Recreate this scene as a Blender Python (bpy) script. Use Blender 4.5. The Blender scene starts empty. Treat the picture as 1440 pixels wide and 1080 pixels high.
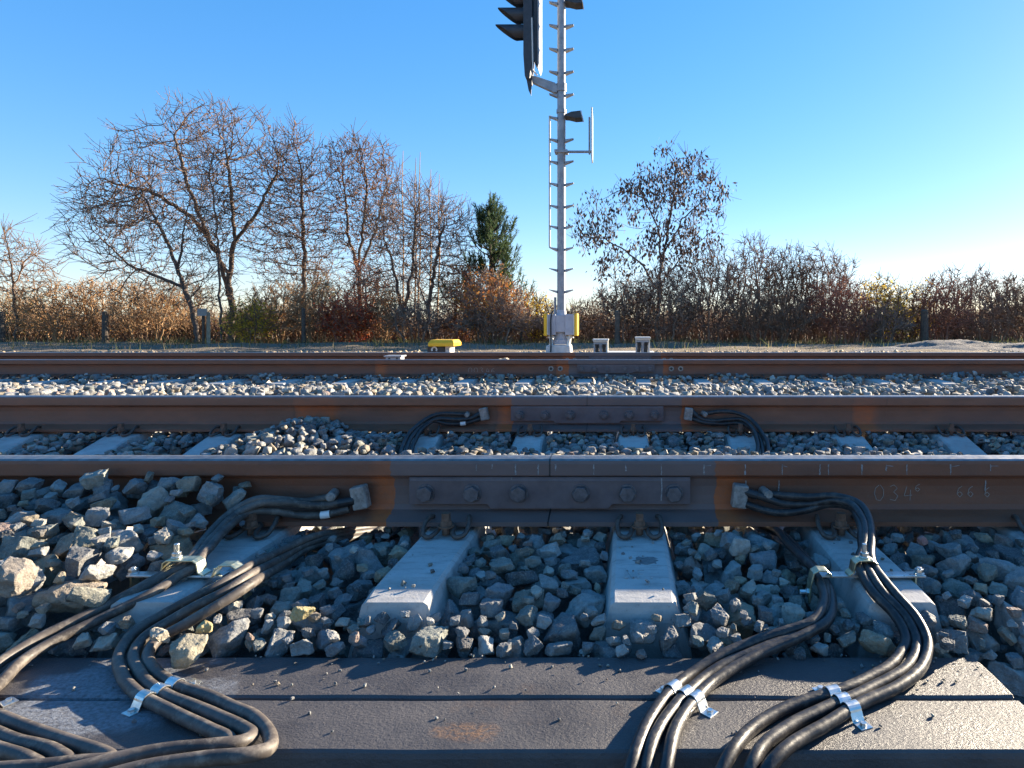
import bpy, bmesh, math, random
import numpy as np
from mathutils import Vector, Matrix, noise as mnoise

random.seed(7)
RNG = np.random.default_rng(11)
SC = bpy.context.scene
COL = SC.collection
F, PX, PY, H = 920.0, 880.0, 452.5, 0.373      # focal length (px), principal point, camera height over the rail tops
SUN_AZ, SUN_EL = math.radians(53), math.radians(15.3)

def PD(px, py, d):
    return Vector(((px - PX) / F * d, d, H - (py - PY) / F * d))

def PZ(px, py, z):
    d = F * (H - z) / (py - PY)
    return Vector(((px - PX) / F * d, d, z))

# ------------------------------------------------------------------ objects and tags
def tag(o, label=None, cat=None, group=None, kind=None):
    if label: o['label'] = label
    if cat: o['category'] = cat
    if group: o['group'] = group
    if kind: o['kind'] = kind
    return o

def link(name, me, mats=None, parent=None, loc=None, smooth=False, bevel=0.0, seg=2):
    o = bpy.data.objects.new(name, me)
    COL.objects.link(o)
    if mats is not None:
        for m in (mats if isinstance(mats, (list, tuple)) else [mats]):
            me.materials.append(m)
    if parent is not None: o.parent = parent
    if loc is not None: o.location = loc
    if smooth:
        me.polygons.foreach_set('use_smooth', [True] * len(me.polygons))
    if bevel > 0:
        b = o.modifiers.new('bevel', 'BEVEL'); b.width = bevel; b.segments = seg; b.limit_method = 'ANGLE'; b.angle_limit = math.radians(40)
    return o

def empty(name, loc=(0, 0, 0)):
    o = bpy.data.objects.new(name, None); COL.objects.link(o); o.location = loc
    o.empty_display_size = 0.1
    return o

def copy_tree(o, parent=None):
    c = o.copy(); COL.objects.link(c)
    if parent is not None: c.parent = parent
    for ch in list(o.children):
        copy_tree(ch, c)
    return c

def np_mesh(name, V, quads=None, tris=None, mi=None, uv=None, smooth=False):
    me = bpy.data.meshes.new(name)
    V = np.asarray(V, dtype=np.float32)
    loops, starts, tot = [], [], []
    pos = 0
    for Fa, n in ((quads, 4), (tris, 3)):
        if Fa is not None and len(Fa):
            Fa = np.asarray(Fa, dtype=np.int32)
            loops.append(Fa.ravel())
            starts.append(pos + np.arange(len(Fa), dtype=np.int32) * n)
            tot.append(np.full(len(Fa), n, dtype=np.int32))
            pos += len(Fa) * n
    loops = np.concatenate(loops); starts = np.concatenate(starts); tot = np.concatenate(tot)
    me.vertices.add(len(V)); me.vertices.foreach_set('co', V.ravel())
    me.loops.add(len(loops)); me.loops.foreach_set('vertex_index', loops)
    me.polygons.add(len(starts)); me.polygons.foreach_set('loop_start', starts)
    me.polygons.foreach_set('loop_total', tot)
    if mi is not None: me.polygons.foreach_set('material_index', np.asarray(mi, dtype=np.int32))
    if smooth: me.polygons.foreach_set('use_smooth', np.ones(len(starts), dtype=bool))
    if uv is not None:
        l = me.uv_layers.new(name='UVMap'); l.data.foreach_set('uv', np.asarray(uv, dtype=np.float32)[loops].ravel())
    me.update(calc_edges=True)
    me.validate()
    return me

class MB:
    """collects simple solids into one mesh"""
    def __init__(s): s.v = []; s.f = []; s.m = []
    def add(s, vs, fs, mi=0):
        b = len(s.v); s.v += [tuple(v) for v in vs]; s.f += [tuple(i + b for i in f) for f in fs]; s.m += [mi] * len(fs)
    def box(s, c, size, rot=None, mi=0):
        c = Vector(c); hx, hy, hz = size[0] / 2, size[1] / 2, size[2] / 2
        vs = [Vector((x, y, z)) for x in (-hx, hx) for y in (-hy, hy) for z in (-hz, hz)]
        if rot is not None: vs = [rot @ v for v in vs]
        s.add([v + c for v in vs], [(0, 1, 3, 2), (4, 6, 7, 5), (0, 4, 5, 1), (2, 3, 7, 6), (0, 2, 6, 4), (1, 5, 7, 3)], mi)
    def prism(s, poly, axis, a, b, mi=0):
        """poly: 2D outline, extruded from a to b along axis ('x': poly is (y,z); 'y': (x,z); 'z': (x,y))"""
        def q(p, t):
            return {'x': (t, p[0], p[1]), 'y': (p[0], t, p[1]), 'z': (p[0], p[1], t)}[axis]
        n = len(poly)
        vs = [q(p, a) for p in poly] + [q(p, b) for p in poly]
        fs = [(i, (i + 1) % n, n + (i + 1) % n, n + i) for i in range(n)] + [tuple(range(n))[::-1], tuple(range(n, 2 * n))]
        s.add(vs, fs, mi)
    def cyl(s, a, b, r, n=12, r2=None, mi=0, phase=0.0):
        a = Vector(a); b = Vector(b); r2 = r if r2 is None else r2
        t = (b - a).normalized(); u = t.orthogonal().normalized(); w = t.cross(u)
        vs = []
        for p, rr in ((a, r), (b, r2)):
            for i in range(n):
                an = 2 * math.pi * i / n + phase
                vs.append(p + u * (math.cos(an) * rr) + w * (math.sin(an) * rr))
        fs = [(i, (i + 1) % n, n + (i + 1) % n, n + i) for i in range(n)] + [tuple(range(n))[::-1], tuple(range(n, 2 * n))]
        s.add(vs, fs, mi)
    def strip(s, pts, wdir, width, th, mi=0):
        """a bent metal strip: centre line pts, constant width along wdir, thickness th"""
        pts = [Vector(p) for p in pts]; wdir = Vector(wdir).normalized()
        n = len(pts); vs = []
        for i, p in enumerate(pts):
            t = (pts[min(i + 1, n - 1)] - pts[max(i - 1, 0)]).normalized()
            nn = wdir.cross(t).normalized()
            for sw, sn in ((-1, -1), (1, -1), (1, 1), (-1, 1)):
                vs.append(p + wdir * (sw * width / 2) + nn * (sn * th / 2))
        fs = []
        for i in range(n - 1):
            a = i * 4; b = a + 4
            for k in range(4):
                fs.append((a + k, a + (k + 1) % 4, b + (k + 1) % 4, b + k))
        fs += [(3, 2, 1, 0), tuple(range((n - 1) * 4, n * 4))]
        s.add(vs, fs, mi)
    def tube(s, pts, r, n=8, mi=0):
        V, Q, _ = tube_np(np.array([list(p) for p in pts]), np.full(len(pts), r) if np.isscalar(r) else np.array(r), n)
        k = len(pts)
        s.add([tuple(v) for v in V], [tuple(q) for q in Q] + [tuple(range(n))[::-1], tuple(range((k - 1) * n, k * n))], mi)
    def mesh(s, name):
        me = bpy.data.meshes.new(name); me.from_pydata(s.v, [], s.f)
        me.polygons.foreach_set('material_index', s.m)
        bm = bmesh.new(); bm.from_mesh(me); bmesh.ops.recalc_face_normals(bm, faces=bm.faces); bm.to_mesh(me); bm.free()
        return me
    def build(s, name, mats, parent=None, **k):
        return link(name, s.mesh(name), mats, parent, **k)

def tube_np(P, R, n=6):
    """tube with parallel transported frames; returns verts, quads, uv(length, angle)"""
    P = np.asarray(P, float); k = len(P)
    T = np.gradient(P, axis=0); T /= (np.linalg.norm(T, axis=1, keepdims=True) + 1e-12)
    U = np.zeros_like(P)
    ref = np.eye(3)[np.argmin(np.abs(T[0]))]
    u = np.cross(T[0], ref); u /= np.linalg.norm(u); U[0] = u
    for i in range(1, k):
        u = u - T[i] * np.dot(u, T[i]); u /= (np.linalg.norm(u) + 1e-12); U[i] = u
    W = np.cross(T, U)
    a = np.arange(n) * (2 * math.pi / n)
    V = P[:, None, :] + R[:, None, None] * (np.cos(a)[None, :, None] * U[:, None, :] + np.sin(a)[None, :, None] * W[:, None, :])
    i = np.arange(k - 1)[:, None] * n; j = np.arange(n)[None, :]; j2 = (j + 1) % n
    Q = np.stack([i + j, i + j2, i + n + j2, i + n + j], axis=-1).reshape(-1, 4)
    L = np.concatenate([[0], np.cumsum(np.linalg.norm(np.diff(P, axis=0), axis=1))])
    uv = np.stack([np.repeat(L, n), np.tile(np.arange(n) / n, k)], axis=1)
    return V.reshape(-1, 3), Q, uv

def catmull(pts, step=0.012):
    P = [Vector(p) for p in pts]
    P = [P[0] * 2 - P[1]] + P + [P[-1] * 2 - P[-2]]
    out = []
    for i in range(1, len(P) - 2):
        p0, p1, p2, p3 = P[i - 1], P[i], P[i + 1], P[i + 2]
        # centripetal
        t1 = max((p1 - p0).length, 1e-6) ** .5; t2 = t1 + max((p2 - p1).length, 1e-6) ** .5; t3 = t2 + max((p3 - p2).length, 1e-6) ** .5
        n = max(2, int((p2 - p1).length / step))
        for q in range(n):
            t = t1 + (t2 - t1) * q / n
            a1 = p0 * ((t1 - t) / t1) + p1 * (t / t1)
            a2 = p1 * ((t2 - t) / (t2 - t1)) + p2 * ((t - t1) / (t2 - t1))
            a3 = p2 * ((t3 - t) / (t3 - t2)) + p3 * ((t - t2) / (t3 - t2))
            b1 = a1 * ((t2 - t) / t2) + a2 * (t / t2)
            b2 = a2 * ((t3 - t) / (t3 - t1)) + a3 * ((t - t1) / (t3 - t1))
            out.append(b1 * ((t2 - t) / (t2 - t1)) + b2 * ((t - t1) / (t2 - t1)))
    out.append(P[-2])
    return out

# ------------------------------------------------------------------ materials
class NT:
    def __init__(s, name):
        s.m = bpy.data.materials.new(name); s.m.use_nodes = True
        s.t = s.m.node_tree; s.n = s.t.nodes; s.b = s.n['Principled BSDF']
    def node(s, typ, **k):
        x = s.n.new(typ)
        for a, v in k.items(): setattr(x, a, v)
        return x
    def L(s, a, b): s.t.links.new(a, b)
    def coords(s, out='Object'):
        return s.node('ShaderNodeTexCoord').outputs[out]
    def noise(s, co, scale, detail=5, rough=.6, dist=0.0):
        x = s.node('ShaderNodeTexNoise'); x.inputs['Scale'].default_value = scale; x.inputs['Detail'].default_value = detail
        x.inputs['Roughness'].default_value = rough; x.inputs['Distortion'].default_value = dist
        s.L(co, x.inputs['Vector']); return x.outputs['Fac']
    def ramp(s, fac, stops, interp='LINEAR'):
        x = s.node('ShaderNodeValToRGB'); x.color_ramp.interpolation = interp
        e = x.color_ramp.elements
        while len(e) < len(stops): e.new(0.5)
        for el, (p, c) in zip(e, stops):
            el.position = p; el.color = (c, c, c, 1) if np.isscalar(c) else (*c, 1)
        s.L(fac, x.inputs['Fac']); return x.outputs['Color']
    def mix(s, fac, a, b, blend='MIX'):
        x = s.node('ShaderNodeMix', data_type='RGBA', blend_type=blend)
        for sock, v in ((x.inputs[0], fac), (x.inputs[6], a), (x.inputs[7], b)):
            if isinstance(v, bpy.types.NodeSocket): s.L(v, sock)
            elif np.isscalar(v): sock.default_value = v
            else: sock.default_value = (*v, 1)
        return x.outputs[2]
    def math(s, op, a, b=0.0, c=0.0, clamp=False):
        x = s.node('ShaderNodeMath', operation=op); x.use_clamp = clamp
        for sock, v in zip(x.inputs, (a, b, c)):
            if isinstance(v, bpy.types.NodeSocket): s.L(v, sock)
            else: sock.default_value = v
        return x.outputs[0]
    def bump(s, h, strength=.4, dist=.01, normal=None):
        x = s.node('ShaderNodeBump'); x.inputs['Strength'].default_value = strength; x.inputs['Distance'].default_value = dist
        s.L(h, x.inputs['Height'])
        if normal is not None: s.L(normal, x.inputs['Normal'])
        return x.outputs['Normal']
    def set(s, color=None, rough=None, metal=None, normal=None, spec=None):
        for key, v in (('Base Color', color), ('Roughness', rough), ('Metallic', metal), ('Normal', normal), ('Specular IOR Level', spec)):
            if v is None: continue
            if isinstance(v, bpy.types.NodeSocket): s.L(v, s.b.inputs[key])
            elif np.isscalar(v): s.b.inputs[key].default_value = v
            else: s.b.inputs[key].default_value = (*v, 1)
        return s.m

def simple(name, c1, c2, rough=.6, metal=0.0, scale=20, bump=.15, bdist=.002, bscale=None, spec=.5, lo=.35, hi=.65, rvar=.12):
    t = NT(name); co = t.coords()
    n = t.noise(co, scale)
    col = t.ramp(n, [(lo, c1), (hi, c2)])
    rr = t.ramp(t.noise(co, scale * 2.3), [(.3, max(rough - rvar, 0)), (.7, min(rough + rvar, 1))])
    nb = t.bump(t.noise(co, bscale or scale * 4, 8, .65), bump, bdist)
    return t.set(col, rr, metal, nb, spec)

def mat_rock():
    t = NT('rock'); co = t.coords()
    at = t.node('ShaderNodeAttribute'); at.attribute_name = 'tint'
    n1 = t.noise(co, 45, 6, .7); n2 = t.noise(co, 260, 4, .7); n3 = t.noise(co, 14, 3, .6)
    v = t.ramp(n1, [(.3, .55), (.7, 1.35)])
    c = t.mix(1.0, at.outputs['Color'], v, 'MULTIPLY')
    c = t.mix(t.ramp(n2, [(.50, 0.0), (.70, .55)]), c, (.40, .37, .32))
    c = t.mix(t.ramp(n3, [(.55, 0.0), (.75, .35)]), c, (.30, .22, .13))
    h = t.math('ADD', t.math('MULTIPLY', n1, .7), t.math('MULTIPLY', n2, .3))
    return t.set(c, t.ramp(n1, [(.3, .62), (.7, .92)]), 0, t.bump(h, 1.0, .009), .35)

def mat_rail(name, zones, base1=(.145, .048, .022), base2=(.24, .088, .044)):
    """rusty rail; zones: (x position, colour) constant steps along the rail, from the left"""
    t = NT(name); co = t.coords()
    sep = t.node('ShaderNodeSeparateXYZ'); t.L(co, sep.inputs[0])
    mp = t.node('ShaderNodeMapping'); mp.inputs['Scale'].default_value = (.35, 1, 1); t.L(co, mp.inputs['Vector'])
    n1 = t.noise(mp.outputs[0], 16, 7, .65); n2 = t.noise(co, 160, 4, .7); n3 = t.noise(co, 3, 2)
    brown = t.ramp(n1, [(.3, base1), (.7, base2)])
    xw = t.math('ADD', sep.outputs['X'], t.math('MULTIPLY', t.math('SUBTRACT', n1, .5), .05))
    lo, hi = zones[0][0] - .5, zones[-1][0] + .5
    fac = t.math('DIVIDE', t.math('SUBTRACT', xw, lo), hi - lo)
    st = [(0, (0, 0, 0))] + [((x - lo) / (hi - lo), c) for x, c in zones]
    zc = t.ramp(fac, st, 'CONSTANT')
    am, prev = [(0, 0.0)], (0, 0, 0)
    for x, c in zones:
        p = (x - lo) / (hi - lo); wd_ = .045 / (hi - lo)
        if prev == (0, 0, 0): am += [(p, 0.0), (p + wd_ * .7, .9)]
        elif c == (0, 0, 0): am += [(p - wd_, .9), (p, 0.0)]
        elif prev == GREY: am += [(p - wd_ * .05, 1.0), (p + wd_ * .05, .9)]
        else: am += [(p - wd_ * .05, .9), (p + wd_ * .05, 1.0)]
        prev = c
    amt = t.ramp(fac, am)
    isgrey = t.ramp(fac, [(0, 0.0)] + [((x - lo) / (hi - lo), 1.0 if c == GREY else 0.0) for x, c in zones], 'CONSTANT')
    web = t.ramp(t.math('MULTIPLY', sep.outputs['Z'], -1.0), [(.046, .35), (.056, 1.0)])
    n4 = t.noise(co, 34, 6, .7)
    rust_amt = t.math('MULTIPLY', t.math('MULTIPLY', amt, web), t.ramp(n4, [(.3, .55), (.62, 1.0)]))
    amt = t.math('MAXIMUM', t.math('MULTIPLY', amt, isgrey), t.math('MULTIPLY', rust_amt, t.math('SUBTRACT', 1.0, isgrey)))
    zc = t.mix(1.0, zc, t.ramp(n1, [(.25, .75), (.75, 1.2)]), 'MULTIPLY')
    c = t.mix(amt, brown, zc)
    c = t.mix(t.ramp(n2, [(.5, 0.0), (.8, .35)]), c, (.16, .12, .10))
    c = t.mix(t.ramp(n3, [(.45, 0.0), (.7, .3)]), c, (.07, .055, .052))
    return t.set(c, t.ramp(n1, [(.3, .5), (.7, .75)]), 0, t.bump(n2, .35, .0015), .5)

def mat_plank():
    t = NT('tarred_beam'); co = t.coords()
    mp = t.node('ShaderNodeMapping'); mp.inputs['Scale'].default_value = (.85, 1.1, 1); t.L(co, mp.inputs['Vector'])
    n1 = t.noise(mp.outputs[0], 150, 8, .7); n2 = t.noise(co, 9, 5, .6); n3 = t.noise(mp.outputs[0], 420, 4, .7)
    c = t.ramp(n2, [(.3, (.054, .050, .052)), (.7, (.090, .083, .083))])
    c = t.mix(t.ramp(n1, [(.6, 0.0), (.78, .4)]), c, (.15, .12, .105))
    dust = t.ramp(t.noise(co, 3.4, 6, .7), [(.60, 0.0), (.70, .55)])
    c = t.mix(t.math('MULTIPLY', dust, t.ramp(n3, [(.4, 0.0), (.6, 1.0)])), c, (.17, .10, .055))
    def spot(cx, cy, rx, ry):
        m = t.node('ShaderNodeMapping'); m.inputs['Location'].default_value = (-cx / rx, -cy / ry, 0); m.inputs['Scale'].default_value = (1 / rx, 1 / ry, 0)
        t.L(co, m.inputs['Vector']); l = t.node('ShaderNodeVectorMath', operation='LENGTH'); t.L(m.outputs[0], l.inputs[0])
        return t.math('ADD', t.math('SUBTRACT', 1.0, l.outputs['Value']), t.math('MULTIPLY', t.math('SUBTRACT', n2, .5), 1.6))
    st = t.math('MULTIPLY', t.ramp(spot(-.245, 1.0, .075, .04), [(.25, 0.0), (.6, .8)]), t.ramp(n1, [(.42, 0.0), (.58, 1.0)]))
    c = t.mix(st, c, (.22, .12, .06))
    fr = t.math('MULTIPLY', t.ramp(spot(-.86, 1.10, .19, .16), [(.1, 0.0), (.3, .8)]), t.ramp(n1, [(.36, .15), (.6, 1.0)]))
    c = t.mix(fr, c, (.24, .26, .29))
    h = t.math('ADD', n1, t.math('MULTIPLY', n3, .25))
    return t.set(c, t.ramp(n2, [(.3, .36), (.7, .54)]), 0, t.bump(h, .7, .0045), .36)

def mat_cable(name, c1, c2, rough=.42, dust=.6):
    t = NT(name)
    uv = t.coords('UV'); sep = t.node('ShaderNodeSeparateXYZ'); t.L(uv, sep.inputs[0])
    ph = t.math('ADD', t.math('MULTIPLY', sep.outputs['X'], 380.0), t.math('MULTIPLY', sep.outputs['Y'], 2 * math.pi))
    w = t.math('SINE', ph)
    co = t.coords('Object'); n = t.noise(co, 60, 6, .7); n2 = t.noise(co, 14, 4, .6)
    c = t.ramp(n2, [(.35, c1), (.7, c2)])
    c = t.mix(t.ramp(n, [(.50, 0.0), (.66, dust)]), c, (.22, .19, .155))
    h = t.math('ADD', t.math('MULTIPLY', w, .07), n)
    return t.set(c, t.ramp(n, [(.3, rough - .1), (.7, rough + .18)]), 0, t.bump(h, .28, .0018), .38)

def mat_concrete():
    t = NT('concrete'); co = t.coords()
    oi = t.node('ShaderNodeObjectInfo')
    ad = t.node('ShaderNodeVectorMath', operation='ADD'); t.L(co, ad.inputs[0])
    cb = t.node('ShaderNodeCombineXYZ'); t.L(t.math('MULTIPLY', oi.outputs['Random'], 37.0), cb.inputs[0]); t.L(cb.outputs[0], ad.inputs[1])
    p = ad.outputs[0]
    mp = t.node('ShaderNodeMapping'); mp.inputs['Scale'].default_value = (.5, 2.2, 1); t.L(p, mp.inputs['Vector'])
    n1 = t.noise(p, 7, 6, .65); n2 = t.noise(p, 120, 5, .7); n3 = t.noise(mp.outputs[0], 26, 5, .6)
    c = t.ramp(n1, [(.3, (.36, .345, .325)), (.7, (.50, .485, .46))])
    c = t.mix(t.ramp(n3, [(.50, 0.0), (.70, .55)]), c, (.24, .23, .22))
    c = t.mix(t.ramp(n2, [(.58, 0.0), (.70, .6)]), c, (.20, .185, .165))
    c = t.mix(t.ramp(t.noise(p, 3.1, 6, .7), [(.52, 0.0), (.68, .45)]), c, (.25, .21, .17))
    return t.set(c, .85, 0, t.bump(t.math('ADD', n2, n3), .4, .003), .3)

def mat_leaf(name, cols, trans=.5):
    t = NT(name); g = t.node('ShaderNodeNewGeometry')
    st = [(i / max(1, len(cols)), c) for i, c in enumerate(cols)]
    c = t.ramp(g.outputs['Random Per Island'], st, 'CONSTANT')
    t.set(c, .7, 0, None, .2)
    tr = t.node('ShaderNodeBsdfTranslucent'); t.L(c, tr.inputs['Color'])
    mx = t.node('ShaderNodeMixShader'); mx.inputs[0].default_value = trans
    t.L(t.b.outputs[0], mx.inputs[1]); t.L(tr.outputs[0], mx.inputs[2])
    t.L(mx.outputs[0], t.n['Material Output'].inputs['Surface'])
    return t.m

def mat_ground(name, c1, c2, c3, scale=6, bump=.6, bdist=.03):
    t = NT(name); co = t.coords()
    n1 = t.noise(co, scale, 8, .7); n2 = t.noise(co, scale * 9, 5, .7); n3 = t.noise(co, scale * .13, 4, .6)
    c = t.ramp(n2, [(.3, c1), (.7, c2)])
    c = t.mix(t.ramp(n3, [(.4, 0.0), (.65, .8)]), c, c3)
    return t.set(c, .95, 0, t.bump(t.math('ADD', n1, n2), bump, bdist), .2)

M = {}
M['rock'] = mat_rock()
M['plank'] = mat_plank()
M['concrete'] = mat_concrete()
M['cable'] = mat_cable('cable_rubber', (.016, .015, .016), (.036, .033, .033), .38, .22)
M['dusty_cable'] = mat_cable('dusty_cable_rubber', (.045, .037, .032), (.12, .10, .085), .5)
GREY = (.155, .100, .088); ORANGE = (.46, .115, .026); BLK = (0, 0, 0)
M['rail1'] = mat_rail('rail_steel_near', [(-.705, ORANGE), (-.640, GREY), (.243, ORANGE), (.335, BLK)])
M['rail2'] = mat_rail('rail_steel_second', [(-1.68, ORANGE), (-1.44, BLK), (-.655, ORANGE), (-.585, GREY), (.275, ORANGE), (.345, BLK), (1.14, ORANGE), (1.28, BLK)], (.15, .06, .03), (.25, .11, .062))
M['rail3'] = mat_rail('rail_steel_third', [(-2.5, ORANGE), (-2.36, BLK), (-.70, ORANGE), (-.58, GREY), (.37, ORANGE), (.44, BLK)])
M['rail4'] = mat_rail('rail_steel_far', [(-.78, ORANGE), (-.62, GREY), (.42, ORANGE), (.52, BLK)])
M['railtop'] = simple('polished_rail_head', (.21, .195, .19), (.34, .32, .31), .46, 1.0, 30, .05, .0005, rvar=.08)
M['plate'] = simple('painted_joint_plate', (.092, .066, .068), (.135, .103, .106), .55, 0, 14, .3, .0012, 120)
M['boltgrey'] = simple('painted_bolt', (.08, .07, .075), (.14, .125, .13), .5, .3, 60, .3, .0008)
M['rustbolt'] = simple('rusty_bolt', (.11, .055, .032), (.21, .12, .08), .75, .2, 60, .5, .001)
M['clip'] = simple('spring_steel', (.05, .04, .036), (.13, .09, .07), .55, .3, 70, .4, .001)
M['zinc'] = simple('zinc_plated_steel', (.62, .62, .58), (.80, .80, .78), .33, 1.0, 25, .1, .0006)
M['zincyellow'] = simple('passivated_steel', (.55, .52, .33), (.72, .70, .52), .38, 1.0, 30, .1, .0006)
M['lug'] = simple('weathered_lug', (.20, .17, .15), (.36, .33, .30), .65, .3, 70, .6, .0015)
M['galv'] = simple('galvanised_steel', (.24, .25, .27), (.36, .37, .39), .55, .3, 9, .1, .001)
M['white'] = simple('pale_paint', (.68, .66, .62), (.80, .79, .76), .6, 0, 12, .1, .001)
M['chalk'] = simple('chalk', (.26, .20, .165), (.38, .30, .25), .95, 0, 300, .2, .0005)
M['whitemark'] = simple('white_paint_run', (.17, .15, .145), (.36, .34, .335), .8, 0, 150, .2, .0005)
M['lavender'] = simple('grey_enamel', (.36, .36, .40), (.44, .44, .48), .5, 0, 8, .05, .0005)
M['yellow'] = simple('yellow_plastic', (.80, .43, .008), (.88, .50, .015), .42, 0, 8, .05, .0005)
M['black'] = simple('black_plastic', (.012, .012, .013), (.025, .025, .027), .45, 0, 30, .1, .0005)
M['signal'] = simple('dark_enamel', (.030, .031, .036), (.05, .05, .058), .5, 0, 10, .05, .0005)
M['palegrey'] = simple('pale_backboard', (.55, .54, .50), (.68, .67, .63), .55, 0, 10, .05, .0005)
M['precast'] = simple('precast_base', (.50, .49, .47), (.62, .61, .59), .8, 0, 14, .3, .002)
M['bark'] = simple('brown_bark', (.078, .056, .042), (.155, .112, .083), .9, 0, 9, .6, .01)
M['barkdark'] = simple('dark_bark', (.062, .046, .038), (.13, .097, .078), .9, 0, 9, .6, .01)
M['twigtan'] = simple('tan_twigs', (.25, .145, .07), (.40, .25, .13), .9, 0, 5, .3, .005)
M['twigbrown'] = simple('brown_twigs', (.125, .074, .047), (.215, .134, .085), .9, 0, 5, .3, .005)
M['twigred'] = simple('reddish_twigs', (.22, .09, .055), (.33, .15, .10), .9, 0, 5, .3, .005)
M['twigpurple'] = simple('dark_purplish_twigs', (.175, .115, .085), (.30, .205, .150), .9, 0, 5, .3, .005)
M['wood'] = simple('weathered_post', (.05, .038, .03), (.11, .085, .065), .9, 0, 18, .6, .006)
M['palewood'] = simple('pale_post', (.30, .24, .16), (.42, .34, .24), .9, 0, 18, .5, .006)
M['pod'] = mat_leaf('dry_brown_leaf', [(.10, .06, .045), (.17, .10, .07), (.07, .045, .036), (.21, .12, .075)])
M['darkpod'] = mat_leaf('dark_seed_pod', [(.07, .05, .045), (.105, .072, .06), (.05, .038, .036), (.13, .088, .07)], .15)
M['rustleaf'] = mat_leaf('rust_red_leaf', [(.22, .085, .045), (.16, .07, .045), (.27, .13, .06), (.12, .065, .05)])
M['orangeleaf'] = mat_leaf('orange_leaf', [(.50, .20, .05), (.40, .15, .05), (.54, .30, .08), (.30, .13, .05)])
M['redleaf'] = mat_leaf('red_leaf', [(.48, .075, .03), (.54, .13, .04), (.34, .055, .03), (.42, .17, .07)])
M['yellowleaf'] = mat_leaf('yellow_green_leaf', [(.62, .42, .045), (.52, .38, .055), (.66, .44, .06), (.38, .30, .055)])
M['oliveleaf'] = mat_leaf('olive_leaf', [(.12, .13, .04), (.18, .16, .06), (.09, .08, .035), (.22, .17, .07)])
M['needle'] = mat_leaf('pine_needles', [(.045, .078, .036), (.065, .10, .04), (.035, .062, .034), (.09, .11, .045)])
M['grass'] = mat_leaf('dry_grass', [(.14, .15, .06), (.20, .17, .09), (.10, .12, .05), (.26, .21, .12)])

# ------------------------------------------------------------------ camera, sun, sky
cam = bpy.data.cameras.new('camera'); camo = bpy.data.objects.new('camera', cam); COL.objects.link(camo)
camo.location = (0, 0, H); camo.rotation_euler = (math.radians(90), 0, 0)
cam.sensor_fit = 'HORIZONTAL'; cam.sensor_width = 36.0; cam.lens = F / 1440 * 36.0
cam.shift_x = -(PX - 720) / 1440; cam.shift_y = -(540 - PY) / 1440
cam.clip_start = .02; cam.clip_end = 3000
SC.camera = camo

w = bpy.data.worlds.new('World'); SC.world = w; w.use_nodes = True
wn = w.node_tree.nodes; bg = wn['Background']
sky = wn.new('ShaderNodeTexSky'); sky.sky_type = 'NISHITA'; sky.sun_disc = False
sky.sun_elevation = SUN_EL; sky.sun_rotation = SUN_AZ; sky.air_density = 1.0; sky.dust_density = .15; sky.ozone_density = 3.5
hs = wn.new('ShaderNodeHueSaturation'); hs.inputs['Saturation'].default_value = 1.60
gm = wn.new('ShaderNodeGamma'); gm.inputs['Gamma'].default_value = .60
w.node_tree.links.new(sky.outputs[0], gm.inputs['Color']); w.node_tree.links.new(gm.outputs[0], hs.inputs['Color']); tn = wn.new('ShaderNodeMix'); tn.data_type = 'RGBA'; tn.blend_type = 'MULTIPLY'; tn.inputs[0].default_value = 1.0; tn.inputs[7].default_value = (.95, .92, 1.07, 1)
w.node_tree.links.new(hs.outputs[0], tn.inputs[6]); w.node_tree.links.new(tn.outputs[2], bg.inputs['Color'])
bg.inputs['Strength'].default_value = .10

sl = bpy.data.lights.new('sun', 'SUN'); so = bpy.data.objects.new('sun', sl); COL.objects.link(so)
sl.energy = 4.3; sl.angle = math.radians(.53); sl.color = (1.0, .86, .66)
tos = Vector((math.sin(SUN_AZ) * math.cos(SUN_EL), math.cos(SUN_AZ) * math.cos(SUN_EL), math.sin(SUN_EL)))
so.rotation_euler = tos.to_track_quat('Z', 'Y').to_euler(); so.location = tos * 30
SC.view_settings.view_transform = 'Standard'; SC.view_settings.look = 'None'
SC.view_settings.exposure = 2.25; SC.view_settings.gamma = 1.0

# ------------------------------------------------------------------ ground sheets
def profile_sheet(name, ys_zs, x0, x1, nx, mat, label=None, jitter=0.0):
    ys = np.array([a for a, _ in ys_zs]); zs = np.array([b for _, b in ys_zs])
    X, Y = np.meshgrid(np.linspace(x0, x1, nx), ys, indexing='ij')
    Z = np.repeat(zs[None, :], nx, 0)
    if jitter: Z = Z + RNG.normal(0, jitter, Z.shape)
    V = np.stack([X, Y, Z], -1).reshape(-1, 3); m = len(ys)
    i = np.arange(nx - 1)[:, None] * m; j = np.arange(m - 1)[None, :]
    Q = np.stack([i + j, i + m + j, i + m + j + 1, i + j + 1], -1).reshape(-1, 4)
    return tag(link(name, np_mesh(name, V, Q, smooth=True), mat), kind='structure')

G1 = mat_ground('soil', (.13, .10, .07), (.22, .18, .13), (.12, .12, .06), 1.2, .7, .06)
profile_sheet('ground', [(-400, -.55), (-6, -.5), (.2, -.42), (8.2, -.40), (9.0, -.36), (14, -.30), (30, -.27), (60, -.3), (2000, -.4)], -1500, 1500, 60, G1)
G2 = mat_ground('fine_ballast', (.13, .125, .12), (.30, .29, .27), (.2, .18, .15), 22, 1.0, .03)
profile_sheet('ballast_bed', [(-.5, -.41), (.4, -.36), (1.2, -.32), (3.3, -.30), (3.6, -.27), (4.6, -.20), (5.9, -.22), (6.4, -.26), (8.1, -.26), (8.6, -.27), (9.4, -.34)], -60, 60, 120, G2)
G3 = mat_ground('gravel_path', (.20, .155, .105), (.40, .32, .225), (.27, .225, .18), 9, 1.0, .06)
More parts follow.
